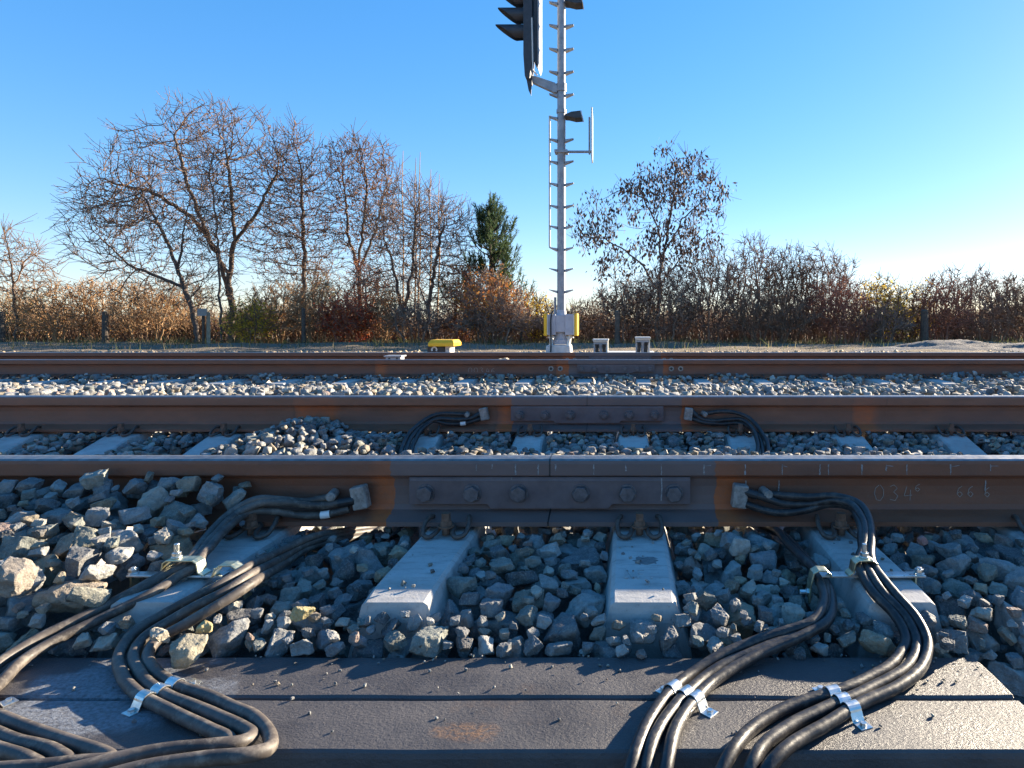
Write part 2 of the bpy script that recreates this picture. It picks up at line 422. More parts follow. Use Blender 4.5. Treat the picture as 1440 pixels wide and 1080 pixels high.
# path of trodden gravel beyond the far track, slightly uneven
xs = np.linspace(-60, 60, 400); ys = np.linspace(8.9, 19.5, 60)
X, Y = np.meshgrid(xs, ys, indexing='ij')
Z = -.235 + .02 * np.sin(X * 2.1 + Y) + .02 * np.sin(X * .7 - Y * 1.7) + RNG.normal(0, .012, X.shape)
Z -= .14 * np.clip((9.5 - Y) / .6, 0, 1) + .12 * np.clip((Y - 18.7) / .8, 0, 1)
i = np.arange(399)[:, None] * 60; j = np.arange(59)[None, :]
tag(link('path', np_mesh('path', np.stack([X, Y, Z], -1).reshape(-1, 3), np.stack([i + j, i + 60 + j, i + 61 + j, i + j + 1], -1).reshape(-1, 4), smooth=True), G3), kind='structure')
# soil mound at the right
G4 = mat_ground('bare_soil', (.19, .165, .145), (.38, .34, .31), (.33, .32, .32), 3.0, 1.0, .12)
xs = np.linspace(4.6, 30, 260); ys = np.linspace(12.2, 17.5, 60)
X, Y = np.meshgrid(xs, ys, indexing='ij')
n2 = np.array([mnoise.fractal(Vector((a * .9 + b * .5, b * 1.6, 0)), 1.0, 2.0, 5) for a, b in zip(X.ravel(), Y.ravel())]).reshape(X.shape)
env = np.clip((X - 4.6) / 2.6, 0, 1) ** .7 * np.exp(-((Y - 14.3) / 1.25) ** 2)
Z = -.30 + env * (.21 + .12 * n2)
i = np.arange(259)[:, None] * 60; j = np.arange(59)[None, :]
tag(link('soil_mound', np_mesh('soil_mound', np.stack([X, Y, Z], -1).reshape(-1, 3), np.stack([i + j, i + 60 + j, i + 61 + j, i + j + 1], -1).reshape(-1, 4), smooth=True), G4), kind='structure')

# ------------------------------------------------------------------ rails
R1, R2, R3, R4 = 1.816, 3.316, 6.506, 8.006
RH = .172
HALF = [(.075, -.172), (.075, -.1605), (.045, -.1515), (.017, -.143), (.0105, -.130), (.00825, -.105), (.00825, -.080), (.0115, -.060), (.017, -.053), (.0345, -.0475), (.0362, -.044), (.0360, -.0145), (.0335, -.006), (.026, -.0022)]
PROFILE = HALF + [(0.0, 0.0)] + [(-y, z) for y, z in HALF[::-1]]

def rail(yc, mat, label, x0=-45, x1=45):
    n = len(PROFILE)
    xs = [x0, -6, -3, -1.5, 0, 1.5, 3, 6, x1]
    V = [(x, y, z) for x in xs for y, z in PROFILE]
    Fc, mi = [], []
    for k in range(len(xs) - 1):
        for i in range(n):
            j = (i + 1) % n
            Fc.append((k * n + i, k * n + j, (k + 1) * n + j, (k + 1) * n + i))
            top = PROFILE[i][1] > -.007 and PROFILE[j][1] > -.007
            mi.append(1 if top else 0)
    me = bpy.data.meshes.new('rail'); me.from_pydata(V, [], Fc); me.polygons.foreach_set('material_index', mi)
    bm = bmesh.new(); bm.from_mesh(me); bmesh.ops.recalc_face_normals(bm, faces=bm.faces); bm.to_mesh(me); bm.free()
    return tag(link('rail', me, [mat, M['railtop']], loc=(0, yc, 0)), label, 'rail')

rails = [rail(R1, M['rail1'], 'nearest rusty rail with white paint runs and a long grey six-bolt joint plate'),
         rail(R2, M['rail2'], 'second rail from the front, its joint plate showing nuts, black cables on its web'),
         rail(R3, M['rail3'], 'near rail of the far track, pairs of round holes beside its grey joint'),
         rail(R4, M['rail4'], 'farthest rail, mostly hidden behind the far track\'s other rail')]

def fishplate(railo, xc, nuts, detail=True):
    """joint plates on both sides of the web with six bolts"""
    for side in (-1, 1):
        mb = MB(); yo, yi = side * .034, side * .0085
        L = .383
        poly = [(xc - L, -.0505), (xc + L, -.0505), (xc + L, -.124), (xc + .17, -.124), (xc + .16, -.136), (xc - .16, -.136), (xc - .17, -.124), (xc - L, -.124)]
        mb.prism(poly, 'y', min(yo, yi), max(yo, yi))
        mb.prism([(side * .033, -.0505), (side * .0355, -.062), (side * .0335, -.062)], 'x', xc - L + .002, xc + L - .002)
        fp = mb.build('fishplate', M['plate'], railo, bevel=.002)
        if not detail and side == 1: continue
        for dx in (-.338, -.211, -.084, .084, .211, .338):
            b = MB(); z = -.094; y0 = side * .0345
            b.cyl((xc + dx, y0, z), (xc + dx, y0 + side * .003, z), .0255, 20)
            b.cyl((xc + dx, y0 + side * .003, z), (xc + dx, y0 + side * .018, z), .0225, 6, .0215, phase=.5 + dx * 9)
            if nuts and side == -1:
                b.cyl((xc + dx, y0 + side * .018, z), (xc + dx, y0 + side * .032, z), .012, 12)
            b.build('bolt', M['boltgrey'], fp, bevel=.0012)

fishplate(rails[0], -.207, False)
fishplate(rails[1], -.194, True)
fishplate(rails[2], -.098, False)
fishplate(rails[3], -.07, False, False)
for r, x in ((rails[0], -.207), (rails[1], -.194)):
    mb = MB()
    mb.prism([(y * 1.004 + (.0004 if y > 0 else -.0004), z + (.0004 if z > -.01 else 0)) for y, z in PROFILE], 'x', x - .002, x + .002)
    mb.build('joint_gap', M['black'], r)
# bolt holes with pale bushings in the third and the farthest rail
for r, y, xs_ in ((rails[2], R3, [(775 - PX) / F * R3, (788 - PX) / F * R3, (944 - PX) / F * R3, (957 - PX) / F * R3]),
                  (rails[3], R4, [(798 - PX) / F * R4, (808 - PX) / F * R4, (934 - PX) / F * R4, (944 - PX) / F * R4])):
    for x in xs_:
        mb = MB(); zz = -.092
        mb.cyl((x, -.008, zz), (x, -.016, zz), .026, 16)
        o = mb.build('bushing', M['lug'], r)
        mb = MB(); mb.cyl((x, -.0158, zz), (x, -.018, zz), .013, 12); mb.build('plug', M['black'], o)
# weld seam on the second rail
mb = MB(); xw = (1246 - PX) / F * 3.3
mb.prism([(y * 1.05, z + (.0005 if z > -.01 else 0)) if z < -.006 else (y, z - .001) for y, z in PROFILE], 'x', xw - .006, xw + .006)
mb.build('weld_seam', M['rail2'], rails[1], bevel=.002)
# white paint runs on the head of the nearest rail and a pale chalk number on its web
def ribbon(mb, pts, wd, y, th=.0006):
    """flat strokes on a plane facing -Y; pts (x,z)"""
    for (xa, za), (xb, zb) in zip(pts[:-1], pts[1:]):
        d = Vector((xb - xa, 0, zb - za)); L = d.length
        if L < 1e-6: continue
        n = Vector((-d.z, 0, d.x)) / L * wd / 2
        a = Vector((xa, y, za)); b = Vector((xb, y, zb)); t = Vector((0, -th, 0))
        mb.add([a + n, b + n, b - n, a - n, a + n + t, b + n + t, b - n + t, a - n + t], [(0, 1, 2, 3), (7, 6, 5, 4), (0, 4, 5, 1), (1, 5, 6, 2), (2, 6, 7, 3), (3, 7, 4, 0)])
mb = MB(); yh = -.0362
rr = random.Random(3)
for px_, ln in ((670, 10), (692, 7), (725, 24), (757, 14), (781, 9), (835, 22), (880, 9), (930, 18), (990, 16), (1048, 20), (1100, 18), (1153, 14), (1165, 15), (1212, 16), (1246, 8), (1275, 16), (1337, 14), (1393, 9)):
    x = (px_ - PX) / F * 1.78; l = min(ln, 20) / F * 1.78
    z = -.015
    while z > -.015 - l + .003 and z > -.041:
        wd = rr.uniform(.001, .0045)
        ribbon(mb, [(x + rr.uniform(-.001, .001), z), (x + rr.uniform(-.001, .001), max(z - .006, -.0435))], wd, yh)
        z -= .006
    if rr.random() < .18:
        ribbon(mb, [(x, -.016 - rr.random() * .006), (x + rr.uniform(.008, .026), -.017 - rr.random() * .006)], .0015, yh)
mb.build('paint_run', M['whitemark'], rails[0])
mb = MB()
for px_, y0, y1 in ((930, 672, 704), (1050, 668, 690), (1097, 668, 692), (1390, 668, 690), (720, 672, 674)):
    x = (px_ - PX) / F * 1.79
    yy = -.0345 if 573 < px_ < 971 else -.0095
    d = R1 + yy
    ribbon(mb, [(x, H - (y0 - PY) / F * d), (x + .001, H - ((y0 + y1) / 2 - PY) / F * d), (x - .001, H - (y1 - PY) / F * d)], .0032, yy - .0006)
mb.build('paint_run', M['whitemark'], rails[0])
mb = MB()
def glyph(mb, strokes, px0, py0, wpx, hpx, d, y):
    for st in strokes:
        ribbon(mb, [((px0 + a * wpx - PX) / F * d, H - (py0 + b * hpx - PY) / F * d) for a, b in st], .0017, y)
ZERO = [[(.5, 0), (.15, .2), (.05, .55), (.25, .95), (.6, 1), (.9, .7), (.9, .3), (.6, 0)]]
THREE = [[(.1, .1), (.5, 0), (.8, .2), (.45, .45), (.85, .7), (.6, 1), (.1, .92)]]
FOUR = [[(.35, .1), (.1, .7), (.85, .65)], [(.7, .3), (.65, 1)]]
SIX = [[(.8, .1), (.3, .3), (.1, .75), (.5, 1), (.85, .75), (.5, .55), (.15, .7)]]
for g, x in ((ZERO, 1229), (THREE, 1250), (FOUR, 1270)):
    glyph(mb, g, x, 682, 15, 22, 1.806, -.0092)
glyph(mb, SIX, 1286, 680, 9, 11, 1.806, -.0092)
glyph(mb, SIX, 1345, 682, 10, 17, 1.806, -.0092); glyph(mb, SIX, 1360, 682, 10, 17, 1.806, -.0092)
glyph(mb, SIX, 1384, 684, 9, 15, 1.806, -.0092)
mb.build('chalk_number', M['chalk'], rails[0])
mb = MB()
for k, (g, x) in enumerate(((ZERO, 658), (ZERO, 666), (THREE, 674), (FOUR, 683), (SIX, 690))):
    for st in g:
        ribbon(mb, [((x + a * 6 - PX) / F * 6.49, H - (517 + b * 8 - PY) / F * 6.49) for a, b in st], .004, -.0095)
mb.build('chalk_number', M['chalk'], rails[2])

# ------------------------------------------------------------------ sleepers with rail clips
SECT = [(-1.245, -.235, .058, .12), (-1.238, -.1965, .064, .125), (-1.19, -.1915, .065, .13), (-1.12, -.1885, .065, .13), (-.62, -.1845, .066, .14), (-.41, -.250, .075, .14), (0, -.252, .075, .13)]
SECT = SECT + [(-s, z, a, b) for s, z, a, b in SECT[-2::-1]]
def sleeper_mesh():
    V, Fc = [], []
    for s, z, a, b in SECT:
        V += [(-b, s, -.42), (-a - .003, s, z - .006), (-a + .006, s, z), (a - .006, s, z), (a + .003, s, z - .006), (b, s, -.42)]
    for k in range(len(SECT) - 1):
        for i in range(6):
            Fc.append((k * 6 + i, k * 6 + (i + 1) % 6, (k + 1) * 6 + (i + 1) % 6, (k + 1) * 6 + i))
    Fc += [tuple(range(6)), tuple(range((len(SECT) - 1) * 6, len(SECT) * 6))]
    me = bpy.data.meshes.new('concrete_sleeper'); me.from_pydata(V, [], Fc)
    bm = bmesh.new(); bm.from_mesh(me); bmesh.ops.recalc_face_normals(bm, faces=bm.faces); bm.to_mesh(me); bm.free()
    me.materials.append(M['concrete'])
    return me
def clip_mesh():
    """W-shaped tension clamp seen on the outer side of a rail (rail towards +Y)"""
    half = [(.048, .030, -.150), (.053, .008, -.146), (.058, -.018, -.158), (.052, -.046, -.176), (.034, -.058, -.178), (.022, -.040, -.172), (.018, -.012, -.166), (.010, .004, -.164)]
    pts = half + [(-x, y, z) for x, y, z in half[::-1]]
    mb = MB(); mb.tube(catmull(pts, .006), .0062, 8)
    return mb.mesh('rail_clip')
def clipbolt_mesh():
    mb = MB()
    mb.cyl((0, -.022, -.182), (0, -.022, -.163), .010, 10)
    mb.cyl((0, -.022, -.163), (0, -.022, -.158), .021, 16)
    mb.cyl((0, -.022, -.158), (0, -.022, -.146), .016, 10, .014)
    mb.box((0, -.022, -.137), (.019, .019, .022))
    return mb.mesh('bolt')
CLIP, CBOLT, SLM = clip_mesh(), clipbolt_mesh(), sleeper_mesh()
CLIP.materials.append(M['clip']); CBOLT.materials.append(M['rustbolt'])
CLIP.polygons.foreach_set('use_smooth', [True] * len(CLIP.polygons))

def sleeper(x, yc, label, group, bolts=True, depth=1.0):
    o = tag(link('concrete_sleeper', SLM, loc=(x, yc, 0)), label, 'sleeper', group)
    for rs in (-.75, .75):
        for side in (-1, 1):
            c = link('rail_clip', CLIP, parent=o, loc=(0, rs + side * .086, 0))
            if side == 1: c.rotation_euler = (0, 0, math.pi)
            if bolts: link('bolt', CBOLT, parent=c)
    return o

YC1 = (R1 + R2) / 2
SLX = [-4.49, -3.98, -3.47, -2.965, -2.476, -1.972, -1.465, -.978, -.469, .036, .562, 1.09, 1.595, 2.10, 2.61]
SLL = {
 -2.965: 'pale concrete sleeper leftmost behind the nearest rail, cut by the frame edge',
 -2.476: 'concrete sleeper with clean sloping top, second from left behind the nearest rail',
 -1.972: 'concrete sleeper with sloping top just left of heaped stones between the near rails',
 -1.465: 'concrete sleeper buried under the stone heap between the near rails',
 -.978: 'concrete sleeper under the left cables, a flat clamp bracket bolted across its end',
 -.469: 'bare stained concrete sleeper under the left end of the nearest bolted joint',
 .036: 'bare concrete sleeper with stamped lettering and a dark smudge on top',
 .562: 'concrete sleeper under the right-hand looping cables, clamp bracket across its end',
 1.09: 'concrete sleeper right of the second rail\'s joint, partly buried in pale stones',
 1.595: 'concrete sleeper with clean sloping top at the right between the near rails'}
near_sl = {}
for x in SLX:
    lab = SLL.get(x, 'concrete sleeper of the near track beyond the edge of the photo')
    near_sl[x] = sleeper(x, YC1, lab, 'concrete sleepers of the near track')
# stamped letters and a damp mark on the middle sleeper
mb = MB()
def flat_stroke(mb, pts, wd, z, th=.0012):
    for (xa, ya), (xb, yb) in zip(pts[:-1], pts[1:]):
        d = Vector((xb - xa, yb - ya, 0)); L = d.length
        n = Vector((-d.y, d.x, 0)) / L * wd / 2
        a = Vector((xa, ya, z)); b = Vector((xb, yb, z)); t = Vector((0, 0, th))
        mb.add([a + n, b + n, b - n, a - n, a + n + t, b + n + t, b - n + t, a - n + t], [(3, 2, 1, 0), (4, 5, 6, 7), (0, 4, 5, 1), (1, 5, 6, 2), (2, 6, 7, 3), (3, 7, 4, 0)])
LET = {'I': [[(.5, 0), (.5, 1)]], 'N': [[(.1, 0), (.1, 1), (.9, 0), (.9, 1)]], 'F': [[(.1, 0), (.1, 1), (.9, 1)], [(.1, .55), (.7, .55)]], 'V': [[(.05, 1), (.5, 0), (.95, 1)]], '.': [[(.4, 0), (.5, .1)]]}
x = -.046
for ch in 'INF.':
    for st in LET[ch]:
        flat_stroke(mb, [(x + a * .018, -1.135 + b * .045) for a, b in st], .0035, -.1883)
    x += .011 if ch == 'I' else .024
mb.build('lettering', M['concrete'], near_sl[.036])
M['damp'] = simple('damp_concrete', (.13, .13, .13), (.22, .215, .21), .8, 0, 60, .3, .001)
mb = MB(); rs = random.Random(9); n = 26
ring = [(.012 + (.030 + rs.uniform(-.009, .009)) * math.cos(2 * math.pi * k / n), -1.030 + (.026 + rs.uniform(-.008, .008)) * math.sin(2 * math.pi * k / n)) for k in range(n)]
mb.prism(ring, 'z', -.189, -.1872)
mb.build('damp_stain', M['damp'], near_sl[.036])

YC2 = (R3 + R4) / 2
for k in range(-9, 15):
    px_ = 823 + 81 * (k - 3)
    sleeper((px_ - PX) / F * 6.4, YC2, 'concrete sleeper of the far track, just its end showing under the rail', 'concrete sleepers of the far track', bolts=False)

# ------------------------------------------------------------------ the two long beams in front
def beam(y0, y1, label, z=-.255):
    n = 90; rnd = random.Random(int(y0 * 100))
    xs = np.linspace(-2.6, .652, n)
    prof = [(0, -.13), (0, -.010), (.004, -.003), (.012, 0.0), (.5, .0015), (.988, 0.0), (.996, -.003), (1, -.010), (1, -.13)]
    V = []
    for x in xs:
        for a, dz in prof:
            yy = y0 + (y1 - y0) * a if 0 < a < 1 else (y0 if a == 0 else y1)
            if a in (.004, .012): yy = y0 + (a - .0) * .55
            if a in (.988, .996): yy = y1 - (1 - a) * .55
            V.append((x + (.004 * mnoise.noise(Vector((yy * 40, dz * 40, 3))) if x > .64 else 0), yy + .0022 * mnoise.noise(Vector((x * 6, a * 3, y0))), z + dz + .0022 * mnoise.noise(Vector((x * 5, a * 2 + 7, y0)))))
    m = len(prof); Fc = []
    for k in range(n - 1):
        for i in range(m):
            Fc.append((k * m + i, k * m + (i + 1) % m, (k + 1) * m + (i + 1) % m, (k + 1) * m + i))
    Fc += [tuple(range(m)), tuple(range((n - 1) * m, n * m))]
    me = bpy.data.meshes.new('dark_beam'); me.from_pydata(V, [], Fc)
    bm = bmesh.new(); bm.from_mesh(me); bmesh.ops.recalc_face_normals(bm, faces=bm.faces); bm.to_mesh(me); bm.free()
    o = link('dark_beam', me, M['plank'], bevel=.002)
    return tag(o, label, 'beam')
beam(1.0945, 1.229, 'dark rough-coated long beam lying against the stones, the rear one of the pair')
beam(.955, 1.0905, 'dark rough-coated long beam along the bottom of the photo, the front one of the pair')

# ------------------------------------------------------------------ cables
ZP = -.2435
CR = .0100
CAB = {
 'A1': [(492, 705, 1.765), (450, 711, 1.752), (405, 707, 1.738), (366, 708, 1.72), (335, 722, 1.68), (301, 754, 1.565), (282, 778, 1.485), (262, 797, -.163), (243, 804, -.170), (200, 828, -.19), (133, 860, -.21), (67, 892, -.225), (17, 920, -.235), (-40, 958, ZP), (-72, 990, ZP), (-66, 1022, ZP), (-10, 1052, ZP), (40, 1068, -.240), (60, 1082, -.245), (0, 1095, -.25)],
 'A2': [(463, 699, 1.772), (430, 705, 1.762), (395, 703, 1.745), (362, 702, 1.725), (326, 720, 1.685), (290, 757, 1.565), (272, 780, 1.48), (252, 796, -.163), (234, 805, -.172), (191, 830, -.19), (124, 864, -.212), (58, 896, -.226), (8, 926, -.236), (-25, 955, ZP), (-50, 985, ZP), (-45, 1010, ZP), (0, 1034, ZP), (78, 1060, -.240), (95, 1074, -.243), (20, 1087, -.245)],
 'A3': [(491, 716, 1.765), (455, 724, 1.755), (418, 724, 1.748), (385, 719, 1.735), (352, 721, 1.71), (318, 744, 1.61), (293, 772, 1.50), (272, 799, -.163), (256, 807, -.172), (214, 834, -.19), (148, 867, -.212), (83, 898, -.226), (33, 929, -.237), (3, 958, ZP), (-20, 980, ZP), (-17, 998, ZP), (5, 1011, ZP), (67, 1034, ZP), (138, 1058, -.238), (155, 1068, -.232), (100, 1074, -.228), (0, 1082, -.225), (-80, 1090, -.225)],
 'B1': [(560, 737, 2.0), (470, 749, 1.76), (434, 757, 1.67), (385, 780, 1.55), (340, 803, -.165), (305, 825, -.175), (270, 842, -.19), (233, 862, -.21), (190, 888, -.225), (168, 918, -.236), (170, 946, ZP), (190, 972, ZP), (212, 988, ZP), (245, 1003, ZP), (290, 1024, ZP), (325, 1041, ZP), (322, 1056, -.242), (270, 1066, -.243), (200, 1082, -.245)],
 'B2': [(565, 742, 2.0), (475, 754, 1.76), (434, 764, 1.67), (390, 788, 1.55), (345, 813, -.168), (312, 834, -.178), (276, 852, -.193), (243, 871, -.21), (205, 895, -.226), (189, 920, -.236), (196, 945, ZP), (214, 966, ZP), (237, 979, ZP), (268, 991, ZP), (305, 1006, ZP), (340, 1022, -.241), (355, 1035, -.235), (338, 1045, -.226), (295, 1049, -.220), (200, 1060, -.216), (100, 1084, -.215), (-10, 1112, -.215)],
 'B3': [(570, 747, 2.0), (478, 760, 1.76), (434, 771, 1.67), (394, 796, 1.55), (351, 823, -.172), (319, 844, -.182), (286, 863, -.196), (258, 880, -.212), (222, 901, -.227), (208, 922, -.236), (217, 943, ZP), (236, 957, ZP), (262, 969, ZP), (293, 979, ZP), (325, 992, ZP), (360, 1012, -.240), (380, 1035, -.234), (376, 1054, -.224), (348, 1061, -.218), (290, 1066, -.216), (200, 1080, -.215), (100, 1108, -.215)],
 'D1': [(1050, 692, 1.77), (1072, 699, 1.76), (1100, 708, 1.755), (1140, 709, 1.735), (1172, 704, 1.70), (1197, 710, 1.66), (1213, 732, 1.595), (1216, 760, 1.52), (1207, 790, -.158), (1212, 808, -.165), (1230, 836, -.182), (1259, 866, -.205), (1273, 897, -.226), (1263, 924, -.238), (1228, 951, ZP), (1186, 969, ZP), (1138, 984, ZP), (1085, 1005, ZP), (1050, 1030, ZP), (1028, 1058, -.243), (1010, 1092, -.255), (990, 1140, -.28)],
 'D2': [(1048, 709, 1.765), (1072, 717, 1.755), (1095, 721, 1.75), (1130, 718, 1.74), (1165, 709, 1.715), (1195, 713, 1.67), (1209, 734, 1.60), (1212, 760, 1.525), (1216, 791, -.158), (1225, 810, -.165), (1245, 838, -.182), (1274, 868, -.205), (1289, 899, -.226), (1281, 930, -.239), (1244, 959, ZP), (1197, 981, ZP), (1164, 995, ZP), (1111, 1022, ZP), (1075, 1048, ZP), (1055, 1080, -.25), (1035, 1130, -.28)],
 'D3': [(1082, 695, 1.772), (1105, 697, 1.755), (1140, 699, 1.735), (1175, 698, 1.70), (1207, 708, 1.66), (1222, 732, 1.595), (1225, 760, 1.52), (1226, 791, -.158), (1238, 810, -.165), (1260, 838, -.182), (1289, 870, -.205), (1305, 903, -.227), (1297, 937, -.240), (1260, 967, ZP), (1208, 991, ZP), (1182, 1006, ZP), (1130, 1036, ZP), (1095, 1063, ZP), (1072, 1092, -.255), (1052, 1140, -.28)],
 'E1': [(1060, 734, 2.0), (1092, 746, 1.74), (1108, 764, 1.645), (1128, 785, 1.54), (1146, 804, 1.465), (1155, 822, 1.40), (1159, 845, 1.335), (1142, 874, -.212), (1070, 898, -.224), (1010, 924, -.234), (973, 948, ZP), (947, 970, ZP), (911, 1016, ZP), (893, 1060, -.243), (884, 1092, -.255), (878, 1140, -.28)],
 'E2': [(1070, 739, 2.0), (1099, 750, 1.735), (1115, 766, 1.645), (1134, 788, 1.54), (1152, 808, 1.462), (1161, 826, 1.398), (1163, 850, 1.335), (1150, 880, -.222), (1082, 908, -.23), (1027, 931, -.238), (989, 955, ZP), (962, 979, ZP), (933, 1014, ZP), (916, 1052, -.243), (906, 1090, -.255), (900, 1140, -.28)],
 'E3': [(1080, 744, 2.0), (1105, 756, 1.73), (1121, 772, 1.64), (1139, 792, 1.535), (1157, 812, 1.46), (1166, 830, 1.395), (1170, 852, 1.332), (1163, 873, -.214), (1122, 897, -.225), (1062, 922, -.235), (1008, 955, ZP), (978, 984, ZP), (956, 1015, ZP), (942, 1052, -.243), (934, 1090, -.255), (928, 1140, -.28)],
 'L1': [(656, 583, 3.275), (620, 582, 3.255), (603, 587, 3.225), (588, 597, 3.17), (577, 608, 3.11), (569, 621, 3.04), (565, 633, 2.97), (563, 650, 2.88)],
 'L2': [(674, 582, 3.275), (664, 588, 3.265), (640, 590, 3.255), (615, 589, 3.245), (596, 597, 3.20), (584, 608, 3.12), (576, 621, 3.05), (572, 633, 2.98), (571, 650, 2.89)],
 'L3': [(675, 589, 3.272), (655, 595, 3.262), (630, 596, 3.255), (610, 592, 3.24), (600, 598, 3.2), (590, 608, 3.13), (583, 621, 3.06), (579, 633, 2.99), (578, 650, 2.90)],
 'S1': [(974, 579, 3.275), (984, 588, 3.268), (1002, 592, 3.262), (1025, 590, 3.25), (1043, 590, 3.235), (1056, 600, 3.17), (1063, 613, 3.09), (1066, 627, 3.02), (1064, 645, 2.92)],
 'S2': [(974, 589, 3.272), (990, 594, 3.262), (1015, 596, 3.258), (1037, 595, 3.245), (1053, 600, 3.20), (1064, 610, 3.13), (1071, 622, 3.06), (1073, 642, 2.94)],
 'S3': [(992, 582, 3.275), (1010, 579, 3.26), (1033, 580, 3.245), (1052, 587, 3.22), (1064, 598, 3.17), (1072, 610, 3.10), (1079, 623, 3.03), (1082, 643, 2.92)],
}
CLABEL = {
 'A1': 'dusty cable at left edge, outermost of three, from the upper side of the square lug',
 'A2': 'dusty cable from the small round lug, middle of the left-edge three',
 'A3': 'dusty cable at left edge with a white band, innermost of three',
 'B1': 'dusty black cable bending widest round the left loop, outermost of its three',
 'B2': 'dusty black cable in the left loop, middle one of three under the silver saddle',
 'B3': 'dusty black cable in the left loop, innermost at the bend, widest at the final U-turn',
 'D1': 'black cable in the right loop, innermost of three under the right saddle',
 'D2': 'black cable in the right loop, middle one of three under the right saddle',
 'D3': 'black cable in the right loop, outermost of three, from the round lug on the rail',
 'E1': 'black cable emerging beside the right sleeper, leftmost under the middle saddle',
 'E2': 'black cable emerging beside the right sleeper, centre one under the middle saddle',
 'E3': 'black cable emerging beside the right sleeper, rightmost under the middle saddle',
 'L1': 'black cable on the second rail left of its joint, from the round lug',
 'L2': 'black cable on the second rail left of its joint, upper one from the square lug',
 'L3': 'black cable on the second rail left of its joint, lowest, with a white band',
 'S1': 'black cable on the second rail right of its joint, upper one from the square lug',
 'S2': 'black cable on the second rail right of its joint, lowest of the three',
 'S3': 'black cable on the second rail right of its joint, from the round lug',
}
CGROUP = {'A': 'left edge cable bundle', 'B': 'left looping cable bundle', 'D': 'right looping cable bundle', 'E': 'middle cable bundle', 'L': 'cables left of the second rail joint', 'S': 'cables right of the second rail joint'}
CPTS, COBJ = {}, {}
for k, raw in CAB.items():
    ctrl = [PD(a, b, v) if v > 0 else PZ(a, b, v) for a, b, v in raw]
    pts = catmull(ctrl, .008); hash_k = sum(ord(q) for q in k) * 1.7
    CPTS[k] = np.array([list(p + Vector((mnoise.noise(p * 14 + Vector((hash_k, 0, 0))), mnoise.noise(p * 14 + Vector((0, hash_k, 5))), 0)) * .0028) for p in pts])
    V, Q, uv = tube_np(CPTS[k], np.full(len(pts), CR), 14)
    me = np_mesh('cable', V, Q, uv=uv, smooth=True)
    COBJ[k] = tag(link('cable', me, M['dusty_cable'] if k[0] in 'AB' else M['cable']), CLABEL[k], 'cable', CGROUP[k[0]])

def lug_block(k, px_, py_, d, rot, owner, hw=.020, hh=.031):
    mb = MB(); c = PD(px_, py_, d)
    R = Matrix.Rotation(rot, 3, 'Y')
    mb.box(c, (2 * hw, .034, 2 * hh), R)
    mb.cyl(c + Vector((0, .012, 0)), c + Vector((0, .05, 0)), .012, 12)
    mb.build('cable_lug', M['lug'], COBJ[owner], bevel=.004)
    e = CPTS[owner][0]; t = CPTS[owner][4] - e
    mb = MB(); mb.cyl(Vector(e) - Vector(t).normalized() * .012, Vector(e) + Vector(t).normalized() * .03, .0125, 14)
    mb.build('ferrule', M['black'], COBJ[owner], bevel=.002)
def lug_round(px_, py_, d, owner):
    mb = MB(); c = PD(px_, py_, d)
    mb.cyl(c + Vector((-.006, .035, 0)), c + Vector((.002, -.012, -.002)), .0125, 18)
    mb.cyl(c + Vector((.002, -.012, -.002)), c + Vector((.0025, -.016, -.002)), .009, 14)
    mb.build('cable_lug', M['lug'], COBJ[owner], bevel=.0025)
lug_block('A', 507, 699, 1.775, -.20, 'A1')
lug_round(466, 697, 1.765, 'A2')
lug_block('D', 1040, 697, 1.775, .12, 'D1')
lug_round(1079, 694, 1.765, 'D3')
lug_block('L', 681, 582, 3.277, -.2, 'L2')
lug_round(657, 583, 3.268, 'L1')
lug_block('S', 968, 582, 3.277, .12, 'S1')
lug_round(991, 582, 3.268, 'S3')
# white identification bands
for k, lo, hi in (('A3', .045, .075), ('L3', .07, .10)):
    L = np.concatenate([[0], np.cumsum(np.linalg.norm(np.diff(CPTS[k], axis=0), axis=1))])
    sel = np.where((L > lo) & (L < hi))[0]
    V, Q, uv = tube_np(CPTS[k][sel], np.full(len(sel), CR + .0006), 14)
    link('marker_band', np_mesh('marker_band', V, Q, smooth=True), M['white'], COBJ[k])

